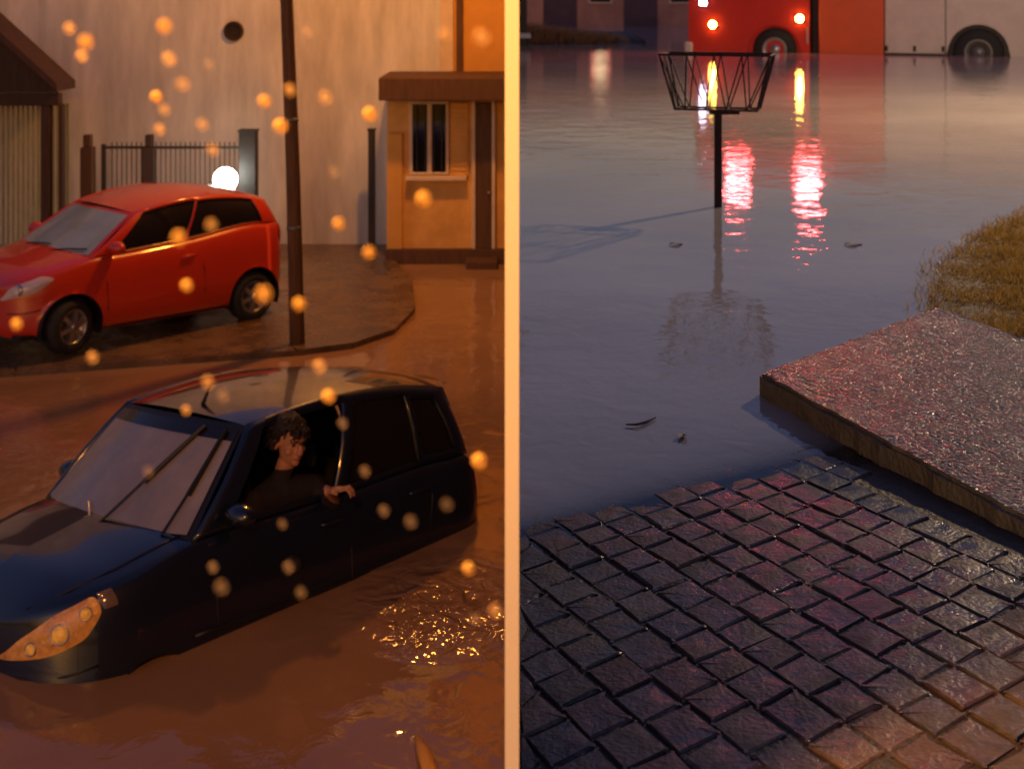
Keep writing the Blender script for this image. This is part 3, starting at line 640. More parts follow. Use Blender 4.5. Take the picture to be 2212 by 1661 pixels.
    for p in m2.polygons:
        c = p.center; p.use_smooth = True
        p.material_index = 1 if (c.z > .585 or (c-w).dot(hd) > .0 and (c-pc).length < .19) else 0
    m2.name = 'body'; b = link('body', m2, root)
    hm = MB()
    V = []; F = []; n = 22                     # hair cap with uneven fringe
    for i in range(13):
        th = math.pi*.72*i/12
        for k in range(n):
            ph = 2*math.pi*k/n; dx, dy, dz = math.sin(th)*math.cos(ph), math.sin(th)*math.sin(ph), math.cos(th)
            cut = max(0, dy+.05)*max(0, th/math.pi-.30)*1.7; rr = 1.16 - cut + random.uniform(-.055,.05)
            V.append(hpnt(dx*.082*rr, -.012+dy*.098*rr, .03+dz*.100*rr + cut*.12))
    for i in range(12):
        for k in range(n): F.append((i*n+k, i*n+(k+1)%n, (i+1)*n+(k+1)%n, (i+1)*n+k))
    hm.add(V, F)
    for _ in range(170):                      # loose strands
        th, ph = random.uniform(.1,.66)*math.pi, random.uniform(0,2*math.pi); dx, dy, dz = math.sin(th)*math.cos(ph), math.sin(th)*math.sin(ph), math.cos(th)
        if dy > .35 and th > .42*math.pi: continue
        a0 = hpnt(dx*.090, -.012+dy*.108, .03+dz*.110); a1 = hpnt(dx*.104+random.gauss(0,.008), -.012+dy*.122+random.gauss(0,.008), .03+dz*.116-.012); a2 = hpnt(dx*.106+random.gauss(0,.014), -.012+dy*.126+random.gauss(0,.014), .03+dz*.112-.038)
        hm.tube([a0,a1,a2], [.010,.008,.002], 5)
    hm.build('hair', M['hair'], root, True)
    for a in (-1, 1):
        e = MB(); 
        e.lathe([(.0,.006),(.008,.004),(.011,.0)], fwd, hpnt(a*.031,.083,.004), 10); e.build('eye', M['eye'], root, True)
        MB().tube([hpnt(a*.016,.100,.024), hpnt(a*.032,.098,.030), hpnt(a*.052,.084,.022)], .0045, 6).build('eyebrow', M['hair'], root, True)
    MB().tube([hpnt(-.022,.096,-.069), hpnt(0,.103,-.067), hpnt(.022,.096,-.069)], .0045, 6).build('mouth', M['lip'], root, True)
make_person()

# ------------------------------------------------------------------ upper (right) street
HR = ZC-WR
def rp(px, py, z=0.0):                  # point of the right street seen at a photo pixel, z above its water
    Y = (HR-z)*FP/py; return Vector(((px-1106)/FP*Y, Y, WR+z))
SH0 = (.47, 3.2, WR); SHN = Vector((.53,-.85,0)).normalized(); SLOPE = .042
def pav_z(x, y): return WR + ((x-SH0[0])*SHN.x + (y-SH0[1])*SHN.y)*SLOPE
tag(MB().box((.0095, .6, WR-1.6), (42, 62, WR-1.1)).build('ground', M['soil']), 'mud under the flood water', 'ground', kind='structure')
wr = MB().grid(lambda u, v: Vector((u, v, WR)), np.linspace(.0095, 42, 3), np.linspace(1.0, 61, 3)).build(
    'flood_water', water_mat('grey_flood_water', (.42,.39,.37), shore=(SH0, tuple(SHN), SLOPE, 210.0), bs=.021, scale=13.0))
tag(wr, 'grey flood water reflecting the fire truck', 'flood water', kind='structure')
# setts
def sett_mat():
    m = bpy.data.materials.new('granite_sett'); m.use_nodes = True; nt = m.node_tree; N = nt.nodes; Lk = nt.links; b = N['Principled BSDF']; b.inputs['Specular IOR Level'].default_value = .28
    oi = N.new('ShaderNodeObjectInfo'); rp_ = N.new('ShaderNodeValToRGB'); e = rp_.color_ramp.elements
    e[0].position = 0; e[0].color = (.085,.060,.058,1); e[1].position = 1; e[1].color = (.14,.105,.082,1)
    for p, c in ((.3,(.075,.072,.082,1)),(.5,(.115,.068,.060,1)),(.65,(.070,.066,.068,1)),(.82,(.105,.095,.085,1))):
        k = e.new(p); k.color = c
    Lk.new(oi.outputs['Random'], rp_.inputs[0])
    tc = N.new('ShaderNodeTexCoord'); ad = N.new('ShaderNodeVectorMath'); ad.operation = 'ADD'
    sc = N.new('ShaderNodeVectorMath'); sc.operation = 'SCALE'; sc.inputs[3].default_value = 1.0
    Lk.new(tc.outputs['Object'], ad.inputs[0]); cmb = N.new('ShaderNodeCombineXYZ'); ml = N.new('ShaderNodeMath'); ml.operation = 'MULTIPLY'; ml.inputs[1].default_value = 50
    Lk.new(oi.outputs['Random'], ml.inputs[0]); Lk.new(ml.outputs[0], cmb.inputs[0]); Lk.new(cmb.outputs[0], ad.inputs[1])
    n = N.new('ShaderNodeTexNoise'); n.inputs['Scale'].default_value = 45; n.inputs['Detail'].default_value = 8; n.inputs['Roughness'].default_value = .7; Lk.new(ad.outputs[0], n.inputs['Vector'])
    mx = N.new('ShaderNodeMix'); mx.data_type = 'RGBA'; mx.blend_type = 'MULTIPLY'; mx.inputs[0].default_value = .8
    r2 = N.new('ShaderNodeValToRGB'); r2.color_ramp.elements[0].color = (.45,.45,.45,1); r2.color_ramp.elements[1].color = (1.4,1.4,1.4,1); r2.color_ramp.elements[0].position = .3; r2.color_ramp.elements[1].position = .7
    Lk.new(n.outputs['Fac'], r2.inputs[0]); Lk.new(rp_.outputs[0], mx.inputs[6]); Lk.new(r2.outputs[0], mx.inputs[7]); Lk.new(mx.outputs[2], b.inputs['Base Color'])
    rr = N.new('ShaderNodeMapRange'); rr.inputs[1].default_value = .35; rr.inputs[2].default_value = .65; rr.inputs[3].default_value = .16; rr.inputs[4].default_value = .55
    n3 = N.new('ShaderNodeTexNoise'); n3.inputs['Scale'].default_value = 14; Lk.new(ad.outputs[0], n3.inputs['Vector']); Lk.new(n3.outputs['Fac'], rr.inputs[0]); Lk.new(rr.outputs[0], b.inputs['Roughness'])
    n2 = N.new('ShaderNodeTexNoise'); n2.inputs['Scale'].default_value = 110; n2.inputs['Detail'].default_value = 6; Lk.new(ad.outputs[0], n2.inputs['Vector'])
    add = N.new('ShaderNodeMath'); add.operation = 'ADD'; m3 = N.new('ShaderNodeMath'); m3.operation = 'MULTIPLY'; m3.inputs[1].default_value = 2.5; Lk.new(n3.outputs['Fac'], m3.inputs[0]); Lk.new(n2.outputs['Fac'], add.inputs[0]); Lk.new(m3.outputs[0], add.inputs[1])
    bp = N.new('ShaderNodeBump'); bp.inputs['Strength'].default_value = .5; bp.inputs['Distance'].default_value = .005; Lk.new(add.outputs[0], bp.inputs['Height']); Lk.new(bp.outputs[0], b.inputs['Normal'])
    return m
M['sett'] = sett_mat()
pv = MB().grid(lambda u, v: Vector((u, v, pav_z(u, v)-.0045)), np.linspace(.0095, 3.2, 3), np.linspace(1.1, 5.0, 3)).build('cobbled_pavement', M['bed'])
tag(pv, 'wet pavement of square granite setts sloping into the flood', 'pavement', kind='structure')
dA = Vector((math.cos(R(-64)), math.sin(R(-64)), 0)); dB = Vector((math.cos(R(39)), math.sin(R(39)), 0))
def sett_mesh(la, lb, i):
    rnd = random.Random(i); h = .05; V = []
    def ring(k, z, jit):
        for sa, sb in ((-1,-1),(1,-1),(1,1),(-1,1)):
            for (ea, eb) in ((.90,1.0),(1.0,.90)) if (sa*sb > 0) else ((1.0,.90),(.90,1.0)):
                p = dA*(sa*la/2*k*ea) + dB*(sb*lb/2*k*eb); V.append((p.x+rnd.uniform(-jit,jit), p.y+rnd.uniform(-jit,jit), z+rnd.uniform(-jit,jit)*.5))
    ring(.995,-h,.0); ring(1.0,-.004,.0034); ring(.970,.0,.0024)
    V.append((rnd.uniform(-.01,.01), rnd.uniform(-.01,.01), .0008)); F = []
    for r in range(2):
        for k in range(8): F.append((r*8+k, r*8+(k+1)%8, (r+1)*8+(k+1)%8, (r+1)*8+k))
    for k in range(8): F.append((16+k, 16+(k+1)%8, 24))
    return mesh_data('sett', V, F, M['sett'])
PITB = .0985
LENS = (.084, .095, .106, .126); SM = [[sett_mesh(l-.001, PITB-.002, 10*a+b) for b in range(4)] for a, l in enumerate(LENS)]
slabC0 = rp(1640, 806, .066); slabC1 = rp(2024, 661, .066); slabC2 = rp(2190, 1108, .066)
sA = (slabC2-slabC0); sA.z = 0; sA.normalize()
def left_of_slab(p):                    # signed distance from the slab's near edge
    d = p - slabC0; return sA.x*d.y - sA.y*d.x
org = Vector((.5, 2.7, 0)); cnt = 0
for row in range(-14, 15):
    a = -2.2 + random.uniform(0, .1)
    while a < 2.2:
        li = random.choices((0,1,2,3), (3,5,4,1))[0]; l = LENS[li]
        p = org + dB*(row*PITB) + dA*(a + l/2) + dB*random.uniform(-.003,.003); a += l
        Y = p.y
        if Y < 1.93 or Y > 3.95 or p.x < -.03 or p.x > 1106/FP*Y+.12: continue
        d = (p.x-SH0[0])*SHN.x + (p.y-SH0[1])*SHN.y
        if d < -.55 or left_of_slab(p) > -.105: continue
        if cnt >= 298: continue
        me_ = random.choice(SM[li]); cnt += 1
        if p.x < .085:                     # setts cut to fit against the board wall
            me_ = me_.copy()
            for v_ in me_.vertices: v_.co.x = max(v_.co.x, .011-p.x+(.004 if v_.co.z > -.003 else 0))
        o = link('sett', me_, pv)
        o.location = (p.x, p.y, pav_z(p.x, p.y)+random.uniform(-.002,.0025))
        n = Vector((-SHN.x*SLOPE, -SHN.y*SLOPE, 1)); o.rotation_euler = (-SHN.y*-SLOPE*-1*-1 + random.uniform(-.018,.018), -SHN.x*SLOPE + random.uniform(-.018,.018), random.uniform(-.06,.06) if p.x > .085 else 0)
# concrete gutter strip along the slab
def strip(o0, o1, z):
    q = Vector((sA.y,-sA.x,0))
    if left_of_slab(slabC0+q) > 0: q = -q
    V = []; n = 40
    for i in range(n+1):
        for off in (o0, (o0+o1)/2, o1 + .010*math.sin(i*1.7)+random.uniform(-.006,.006)):
            p = slabC0 + sA*(-.5 + i*.08) + q*off; V.append((p.x, p.y, pav_z(p.x,p.y)+z+random.uniform(-.002,.002)))
    return V, [(i*3+j,(i+1)*3+j,(i+1)*3+j+1,i*3+j+1) for i in range(n) for j in range(2)]
V, F = strip(-.05, .19, -.006); tag(obj('gutter', V, F, M['concrete'], None, True), 'smooth cement gutter between the setts and the concrete slab', 'gutter', kind='structure')
# concrete slab of the sidewalk
def slab_mat():
    m = mat('wet_aggregate', (.17,.165,.16), .3, .45, 9, 0); nt = m.node_tree; N = nt.nodes; Lk = nt.links; b = N['Principled BSDF']
    tc = N.new('ShaderNodeTexCoord'); vo = N.new('ShaderNodeTexVoronoi'); vo.inputs['Scale'].default_value = 95; Lk.new(tc.outputs['Object'], vo.inputs['Vector'])
    n = N.new('ShaderNodeTexNoise'); n.inputs['Scale'].default_value = 60; n.inputs['Detail'].default_value = 5; Lk.new(tc.outputs['Object'], n.inputs['Vector'])
    ad = N.new('ShaderNodeMath'); ad.operation = 'ADD'; Lk.new(vo.outputs['Distance'], ad.inputs[0]); Lk.new(n.outputs['Fac'], ad.inputs[1])
    bp = N.new('ShaderNodeBump'); bp.inputs['Strength'].default_value = 1; bp.inputs['Distance'].default_value = .009; bp.invert = True; Lk.new(ad.outputs[0], bp.inputs['Height']); Lk.new(bp.outputs[0], b.inputs['Normal'])
    rr = N.new('ShaderNodeMapRange'); rr.inputs[3].default_value = .06; rr.inputs[4].default_value = .38; Lk.new(n.outputs['Fac'], rr.inputs[0]); Lk.new(rr.outputs[0], b.inputs['Roughness'])
    return m
M['slab'] = slab_mat()
ext = sA*3.2; far = slabC1-slabC0
top = [slabC0, slabC1, slabC1+ext, slabC0+ext]
bm = bmesh.new(); bt = [bm.verts.new((p.x,p.y,WR+.066)) for p in top]; bb = [bm.verts.new((p.x,p.y,WR-.12)) for p in top]
bm.faces.new(bt); bm.faces.new(bb[::-1])
for i in range(4): bm.faces.new((bt[i], bb[i], bb[(i+1)%4], bt[(i+1)%4]))
bmesh.ops.recalc_face_normals(bm, faces=bm.faces)
bmesh.ops.subdivide_edges(bm, edges=[e for e in bm.edges if e.calc_length() > .5], cuts=70, use_grid_fill=True)
bmesh.ops.bevel(bm, geom=[e for e in bm.edges if len(e.link_faces) == 2 and e.calc_face_angle(0) > .8 and abs(e.verts[0].co.z-e.verts[1].co.z) < .01 and e.verts[0].co.z > WR], offset=.010, segments=2, affect='EDGES')
for v in bm.verts:
    r = random.Random(hash((round(v.co.x,3), round(v.co.y,3)))); v.co.x += r.uniform(-.006,.006); v.co.y += r.uniform(-.006,.006); v.co.z += r.uniform(-.0015,.0015)
me = bpy.data.meshes.new('sidewalk'); bm.to_mesh(me); bm.free(); me.materials.append(M['slab']); me.materials.append(M['slab_lit'])
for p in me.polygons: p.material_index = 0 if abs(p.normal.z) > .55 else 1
tag(link('sidewalk', me), 'wet concrete sidewalk slab with rough aggregate rising out of the flood', 'sidewalk', kind='structure')
# grass patch behind the slab
gb = [rp(2026,640,.03), rp(2050,560,.03), rp(2120,500,.03), rp(2260,440,.03), rp(2700,430,.03), slabC1+ext*.5+Vector((0,0,-.02)), slabC1+Vector((.02,.02,0))]
prism(MB(), [Vector((p.x,p.y,0)) for p in gb], WR-.3, WR+.012)
ground_patch = MB(); prism(ground_patch, [Vector((p.x,p.y,0)) for p in gb], WR-.3, WR+.01)
tag(ground_patch.build('verge', M['soil']), 'muddy verge under the wet grass', 'verge', kind='structure')
def inpoly(x, y):
    c = False; n = len(gb)
    for i in range(n):
        a, b = gb[i], gb[(i+1)%n]
        if (a.y > y) != (b.y > y) and x < (b.x-a.x)*(y-a.y)/(b.y-a.y)+a.x: c = not c
    return c
def blades(name, n, gen, mats, width, parent=None):
    V = []; F = []
    for i in range(n):
        p, h, lean = gen()
        a = random.uniform(0, 2*math.pi); w = Vector((math.cos(a), math.sin(a), 0))*width*random.uniform(.6,1.2); k = len(V)
        V += [p-w, p+w, p+w*.7+lean*.5+Vector((0,0,h*.6)), p-w*.7+lean*.5+Vector((0,0,h*.6)), p+lean+Vector((0,0,h))]
        F += [(k,k+1,k+2,k+3),(k+3,k+2,k+4)]
    return obj(name, V, F, mats, parent)
xs0, xs1 = min(p.x for p in gb), max(p.x for p in gb); ys0, ys1 = min(p.y for p in gb), max(p.y for p in gb)
def ggen():
    while True:
        x, y = random.uniform(xs0-.12, min(xs1, 3.4)), random.uniform(ys0-.1, ys1+.1)
        jx, jy = x+random.gauss(0,.05), y+random.gauss(0,.07)
        d = (Vector((x,y,0))-slabC1); 
        if inpoly(jx, jy) and (sA.x*d.y-sA.y*d.x) > .015: break
    t = math.sin(x*9.3+y*4)*math.sin(y*7.7-x*3)
    h = random.uniform(.015,.042)*(1+.5*t); l = Vector((random.gauss(0,.02), random.gauss(0,.02), 0))
    return Vector((x,y,WR+.0)), h, l
tag(blades('grass', 42000, ggen, M['grassm'], .0030), 'yellow green wet grass behind the concrete slab', 'grass', kind='stuff')

# wire waste basket on a post
bp_ = rp(1551, 447); BY = bp_.y
wb_ = empty('waste_basket', (bp_.x, BY, WR), 0); tag(wb_, 'rusty wire waste basket on a thin post standing in the water', 'waste basket')
def bq(px, py, dy): return at(px, py, BY+dy) - Vector((bp_.x, BY, WR))
zt_, zb_ = bq(0,118,0).z, bq(0,236,0).z; u = Vector((math.cos(R(-17)), math.sin(R(-17)), 0)); w = Vector((-u.y, u.x, 0))
cen = bq(1550, 0, 0); cen.z = 0
def rect(hu, hw, z): return [cen+u*a*hu+w*b*hw+Vector((0,0,z)) for a, b in ((-1,-1),(1,-1),(1,1),(-1,1))]
T = rect(.315,.15,zt_); Bt = rect(.235,.085,zb_)
for nm, rc_ in (('top_rim', T), ('bottom_rim', Bt)):
    mb = MB()
    for i in range(4): mb.tube([rc_[i], rc_[(i+1)%4]], .0065, 6)
    mb.build(nm, M['rust'], wb_)
for i in range(4):
    n = 4 if i % 2 == 0 else 2
    for k in range(n):
        a0 = T[i].lerp(T[(i+1)%4], k/n); b0 = Bt[i].lerp(Bt[(i+1)%4], (k+.5)/n); a1 = T[i].lerp(T[(i+1)%4], (k+1)/n)
        MB().tube([a0,b0], .0042, 6).build('wire', M['rust'], wb_); MB().tube([b0,a1], .0042, 6).build('wire', M['rust'], wb_)
    MB().tube([T[i],Bt[i]], .006, 6).build('corner_bar', M['rust'], wb_)
for k in range(4):
    f = (k+.5)/4; MB().tube([Bt[0].lerp(Bt[1],f), Bt[3].lerp(Bt[2],f)], .0045, 6).build('floor_bar', M['rust'], wb_)
MB().bbox((-.02,-.02,-.5),(.02,.02,zb_-.012),.003).build('post', M['rust'], wb_)
MB().bbox((-.05,-.035,zb_-.03),(.12,.035,zb_-.008),.004).build('bracket', M['rust'], wb_)

# fire truck
def rpY(px, Y): return (px-1106)/FP*Y
fx, fy = rpY(1672,29.3), 29.3; rx, ry = rpY(2113,27.5), 27.5
yaw = math.atan2(ry-fy, rx-fx); WB = math.hypot(rx-fx, ry-fy)
ft = empty('fire_truck', (fx, fy, WR), yaw); tag(ft, 'red and white fire truck standing in the flood with its lights on', 'truck')
# local: x along the truck (front axle at 0, front bumper at -x), near side at -y = 0, z 0 at the water
def tb(a, b, nm, m_, r=.03, par=None): return MB().bbox(a, b, r).build(nm, M[m_], par or ft, False)
zw = -.35
def arch_panel(x0, x1, z0, z1, cx, cr, nm, m_, y0=0.0, t=.06, cz=.12):
    V = []; n = 24; xs_ = np.linspace(x0, x1, n*2)
    for x in xs_:
        d = cr**2-(x-cx)**2; zl = max(z0, cz+math.sqrt(d)) if d > 0 else z0
        V += [(x,y0,zl),(x,y0,z1),(x,y0+t,zl),(x,y0+t,z1)]
    F = []
    for i in range(len(xs_)-1):
        a = i*4; b = a+4; F += [(a,b,b+1,a+1),(a+2,a+3,b+3,b+2),(a,a+2,b+2,b),(a+1,b+1,b+3,a+3)]
    F += [(0,1,3,2), tuple(len(V)-4+k for k in (0,2,3,1))]
    return obj(nm, V, F, M[m_], ft)
cab0, cab1 = -2.0, .80
arch_panel(cab0, cab1, -.1, 1.25, 0, .60, 'cab_side', 'truck_red', 0, .08, .02)
tb((cab0+.02,.085,-.05),(cab1-.02,2.28,1.24),'cab_body','truck_red',.08); tb((cab0+.12,.03,1.25),(cab1-.02,2.32,2.75),'cab_top','truck_red',.12)
w_ = tb((cab0+.55,.012,1.38),(cab1-.35,.034,2.05),'cab_window','dglass',.01); tb((cab0+.098,.3,1.35),(cab0+.128,2.05,2.15),'windscreen','dglass',.01)
tb((cab0-.10,-.03,-.15),(cab0+.10,2.35,.22),'front_bumper','truck_white',.04)
tb((cab1+.02,.12,-.25),(cab1+.18,2.25,2.2),'cab_gap','trimblack',.02)
bx0 = cab1+.20; x_or = bx0+1.42; x_wh = x_or+1.28
tb((bx0,0,-.02),(x_or-.01,2.35,2.5),'body_panel','truck_red_lit',.03)
tb((x_or+.01,-.006,.03),(x_wh-.01,2.35,2.5),'locker_door','truck_white',.03)
for k in range(3):
    x = x_or+.05+k*(x_wh-x_or-.1)/2; MB().bbox((x-.03,-.035,.08),(x+.03,-.004,.20),.008).build('locker_hinge', M['trimblack'], ft)
arch_panel(x_wh+.01, WB+1.6, .0, 1.25, WB, .62, 'rear_panel', 'truck_white', 0, .08, .05); tb((x_wh+.03,.09,-.1),(WB+1.6,2.3,1.2),'rear_core','trimblack',.03); tb((x_wh+.01,.0,1.26),(WB+1.6,2.35,2.5),'rear_upper','truck_white',.03)
MB().bbox((bx0,-.012,-.10),(x_wh+.05,.05,-.022),.01).build('sill_strip', M['trimblack'], ft)
for sx, r_ in ((0,.50),(WB,.52)):
    for yy in (.16, 2.15):
        wh = MB().lathe([(r_*.55,-.13),(r_*.9,-.14),(r_,-.08),(r_,.08),(r_*.9,.14),(r_*.55,.13)],(0,1,0),(0,0,0),36).build('wheel', M['tyre'], ft, True); wh.location = (sx, yy, .07)
        s_ = -1 if yy < 1 else 1
        MB().lathe([(r_*.56,.12),(r_*.50,.135),(r_*.44,.10),(r_*.30,.02),(r_*.26,.03),(r_*.22,.10),(0,.11)],(0,s_,0),(0,0,0),30).build('rim', M['alloy' if sx == 0 else 'galv'], wh, True)
    MB().lathe([(.0,.0),(.6,.0)],(0,1,0),(sx,.30,.05),24).build('wheel_arch', M['trimblack'], ft)
def loc(px, py, off=0.0):               # point on the near side seen at a pixel
    # intersect the sight line with the plane local y = 0
    d = Vector(((px-1106)/FP, 1, -py/FP)); o = Vector((0,0,ZC)); n = Vector((-math.sin(yaw), math.cos(yaw), 0)); q = Vector((fx,fy,WR))
    t = (q-o).dot(n)/d.dot(n); p = o+d*t-q; return Vector((p.x*math.cos(yaw)+p.y*math.sin(yaw), off, p.z))
for (px, py), g in (((1540,54),'amber_glow'), ((1728,41),'amber_glow')):
    p = loc(px, py); h = MB().bbox((p.x-.10,-.035,p.z-.09),(p.x+.10,.002,p.z+.09),.012).build('side_lamp', M['trimblack'], ft)
    MB().lathe([(.085,.0),(.075,.03),(0,.045)],(0,-1,0),(p.x,-.036,p.z),20).build('lamp_lens', M[g], h, True)
p = loc(1520, 20); hw = MB().bbox((p.x-.1,-.05,1.05),(p.x+.1,.0,1.2),.01).build('strobe', M['trimblack'], ft); MB().bbox((p.x-.08,-.075,1.07),(p.x+.08,-.051,1.18),.01).build('lamp_lens', M['blue_glow'], hw)
lb = MB().bbox((-1.1,.05,2.76),(.75,.35,2.84),.02).build('light_bar', M['trimblack'], ft)
for px in (1590, 1742):
    x = loc(px, 0).x; MB().bbox((x-.24,.02,2.845),(x+.24,.32,3.12),.03).build('beacon', M['red_glow'], lb)
    point_light('beacon_light', (x, -.25, 2.95), 25, (1,.06,.06), .12, ft)
tb((bx0+.1,.15,2.51),(WB+1.5,2.2,2.62),'roof_deck','galv',.02)
for yy in (.3, .75): MB().tube([(bx0+.1,yy,2.78),(WB+1.5,yy,2.78)], .03, 8).build('ladder_rail', M['galv'], ft)
for k in range(12): MB().tube([(bx0+.3+k*.38,.3,2.78),(bx0+.3+k*.38,.75,2.78)], .018, 6).build('ladder_rung', M['galv'], ft)
MB().tube([loc(1745,60,-.04), loc(1745,95,-.04)], .02, 8).build('grab_handle', M['alloy'], ft)

# far bank, reeds and buildings
bk = MB(); n = 40
pts_ = [(.0095 + i*3.6/n, 35.2+ .5*math.sin(i*.9)+.3*math.sin(i*2.3)) for i in range(n+1)]
V = []
for x, y in pts_: V += [(x,y,WR-.3),(x,y+.6,WR+.10+.05*math.sin(x*5)),(x,y+5,WR+.22)]
bk.add(V, [(i*3+j,(i+1)*3+j,(i+1)*3+j+1,i*3+j+1) for i in range(n) for j in range(2)])
tag(bk.build('bank', M['soil'], None, True), 'low muddy bank beyond the flood', 'bank', kind='structure')
def rgen():
    x = random.uniform(.05, 3.3)*random.uniform(.2,1)**.3; k = (1-x/4.2); y = 35.3+random.uniform(0,1.6)
    return Vector((x,y,WR+.02)), random.uniform(.2,.6)*k+.08, Vector((random.gauss(0,.10), random.gauss(0,.10), 0))
tag(blades('reeds', 5000, rgen, M['drygrass'], .010), 'dry brown reeds on the far bank', 'reeds', kind='stuff')
dp = rpY(1128, 33.5); o = MB().bbox((dp-.14,33.3,WR-.5),(dp+.12,33.5,WR+1.5),.02).build('dark_post', M['iron']); tag(o, 'dark post with a white foot at the corner of the far bank', 'post')
MB().bbox((dp-.13,33.2,WR+.20),(dp+.22,33.29,WR+.34),.03).build('white_foot', M['plate'], o)
fb = empty('far_building', (6, 58, WR)); tag(fb, 'dim brown building front far behind the flood', 'building')
MB().box((-5.98,0,-1),(36,.5,4.4)).build('wall', M['farwall'], fb)
for k in range(8):
    x = -4.6+k*3.6; dd = MB().bbox((x,-.06,-.4),(x+1.5,.0,2.4),.03).build('door', M['fargate'], fb)
    wd = MB().bbox((x+2.0,-.08,1.0),(x+3.1,.0,2.3),.03).build('window', M['trim'], fb); MB().bbox((x+2.1,-.095,1.1),(x+3.0,-.081,2.2),.01).build('pane', M['dglass'], wd)
MB().bbox((-5.98,-.5,3.2),(36,.0,3.5),.03).build('cornice', M['trim'], fb)
# floating bits
def leaf(px, py, s, rz, label, m_='deadleaf'):
    p = rp(px, py, .004); V = []; n = 10
    for i in range(n+1):
        t = i/n; wd = s*.28*math.sin(math.pi*t)**.8; z = .004*math.sin(t*5)
        V += [(s*(t-.5), wd, z+.004), (s*(t-.5), 0, z), (s*(t-.5), -wd, z+.004)]
    o = obj('floating_leaf', V, [(i*3+j,(i+1)*3+j,(i+1)*3+j+1,i*3+j+1) for i in range(n) for j in range(2)], M[m_], None, True)
    o.location = (p.x,p.y,WR+.004); o.rotation_euler = (0,0,rz); tag(o, label, 'leaf', 'leaves floating on the grey water')
leaf(1460, 528, .075, .4, 'pale leaf floating just left below the waste basket post'); leaf(1843, 528, .09, .1, 'pale leaf floating between the red reflections and the grass')
leaf(1474, 943, .045, 1.2, 'small dark leaf floating left of the slab corner')
pts_ = [rp(1352,917,.006), rp(1375,917,.007), rp(1395,912,.006), rp(1416,902,.005)]
tag(MB().tube(pts_, [.002,.004,.004,.002], 6).build('floating_twig', M['bark']), 'thin dark twig floating on the grey water', 'twig')
# upper street lamp, and a tree added out of view to shade the setts
street_lamp('street_lamp', (8.6, 13.6, WR-.2), (7.0, 13.1, WR+4.9), 2100, (1, .66, .36), 'yellow_glow', 'yellow street lamp right of the waste basket', .10, 0)
tr = empty('shade_tree', (3.9, 6.9, WR)); tag(tr, 'small unseen tree added to shade the setts beside the concrete slab', 'tree')
MB().tube([(0,0,-.2),(.02,0,.8),(-.05,.05,1.9),(.05,0,3.4)], [.09,.075,.06,.03], 10).build('shade_trunk', M['bark'], tr, True)
for a in range(6): MB().tube([(0,0,1.9+.15*a),(math.cos(a*1.9)*.5,math.sin(a*1.9)*.5,2.5+.18*a),(math.cos(a*1.9)*.85,math.sin(a*1.9)*.8,2.75+.2*a)], [.035,.022,.008], 6).build('shade_branch', M['bark'], tr, True)
V = []; F = []
for i in range(2600):
    d = Vector((random.gauss(0,1), random.gauss(0,1), random.gauss(0,1))).normalized()*random.uniform(.35,1)**.5
    p = Vector((d.x*1.15, d.y*1.1, 2.93+d.z*.95)); a = Vector((random.gauss(0,1),random.gauss(0,1),random.gauss(0,1))).normalized()*.075; b = a.orthogonal().normalized()*.04; k = len(V)
    V += [p-a, p+b, p+a, p-b]; F.append((k,k+1,k+2,k+3))
obj('shade_crown', V, F, M['leaf'], tr)

# ------------------------------------------------------------------ rain over the lower street
def drop_mat(name, col, tr_):
    m = bpy.data.materials.new(name); m.use_nodes = True; nt = m.node_tree; N = nt.nodes; Lk = nt.links; N.remove(N['Principled BSDF'])
    n = N.new('ShaderNodeTexNoise'); n.inputs['Scale'].default_value = 60; rp_ = N.new('ShaderNodeValToRGB'); rp_.color_ramp.elements[0].color = (*[c*.85 for c in col],1); rp_.color_ramp.elements[1].color = (*col,1); Lk.new(n.outputs['Fac'], rp_.inputs[0])
    d = N.new('ShaderNodeBsdfDiffuse'); t = N.new('ShaderNodeBsdfTranslucent'); Lk.new(rp_.outputs[0], d.inputs[0]); Lk.new(rp_.outputs[0], t.inputs[0])
    a = N.new('ShaderNodeMixShader'); a.inputs[0].default_value = .55; Lk.new(d.outputs[0], a.inputs[1]); Lk.new(t.outputs[0], a.inputs[2])
    b = N.new('ShaderNodeMixShader'); b.inputs[0].default_value = tr_; x = N.new('ShaderNodeBsdfTransparent'); Lk.new(a.outputs[0], b.inputs[1]); Lk.new(x.outputs[0], b.inputs[2])
    Lk.new(b.outputs[0], N['Material Output'].inputs[0]); return m
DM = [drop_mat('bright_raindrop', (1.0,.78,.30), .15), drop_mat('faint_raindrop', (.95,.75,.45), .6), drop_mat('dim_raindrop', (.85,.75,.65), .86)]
DROPS = [(150,62,17,1),(185,92,18,0),(177,122,16,1),(355,58,17,0),(365,128,17,1),(395,183,15,1),(338,210,17,0),(355,238,14,1),(345,280,14,1),(437,270,14,1),(460,325,14,1),
 (571,220,16,0),(606,273,17,0),(626,195,15,1),(703,212,17,1),(799,247,18,0),(915,430,22,0),(732,484,17,0),(797,546,17,0),(386,514,17,0),(403,617,17,0),(570,636,17,0),(646,657,16,0),
 (456,486,15,1),(36,700,15,0),(200,772,13,1),(449,826,15,1),(690,792,15,1),(710,856,16,0),(402,886,13,1),(1035,996,19,0),(1012,1228,18,0),(722,372,13,2),(665,70,14,2),(452,140,13,2),
 (960,75,13,1),(1040,80,17,1),(788,1018,14,2),(829,1103,14,2),(887,1127,14,2),(740,915,13,2),(482,855,12,2),(1027,1335,13,2),(1070,1320,14,1),(610,1132,12,2),(623,1225,12,2),(650,1280,12,2),(320,1018,12,2),(965,1090,12,2),(478,1268,15,2),(460,1225,13,2)]
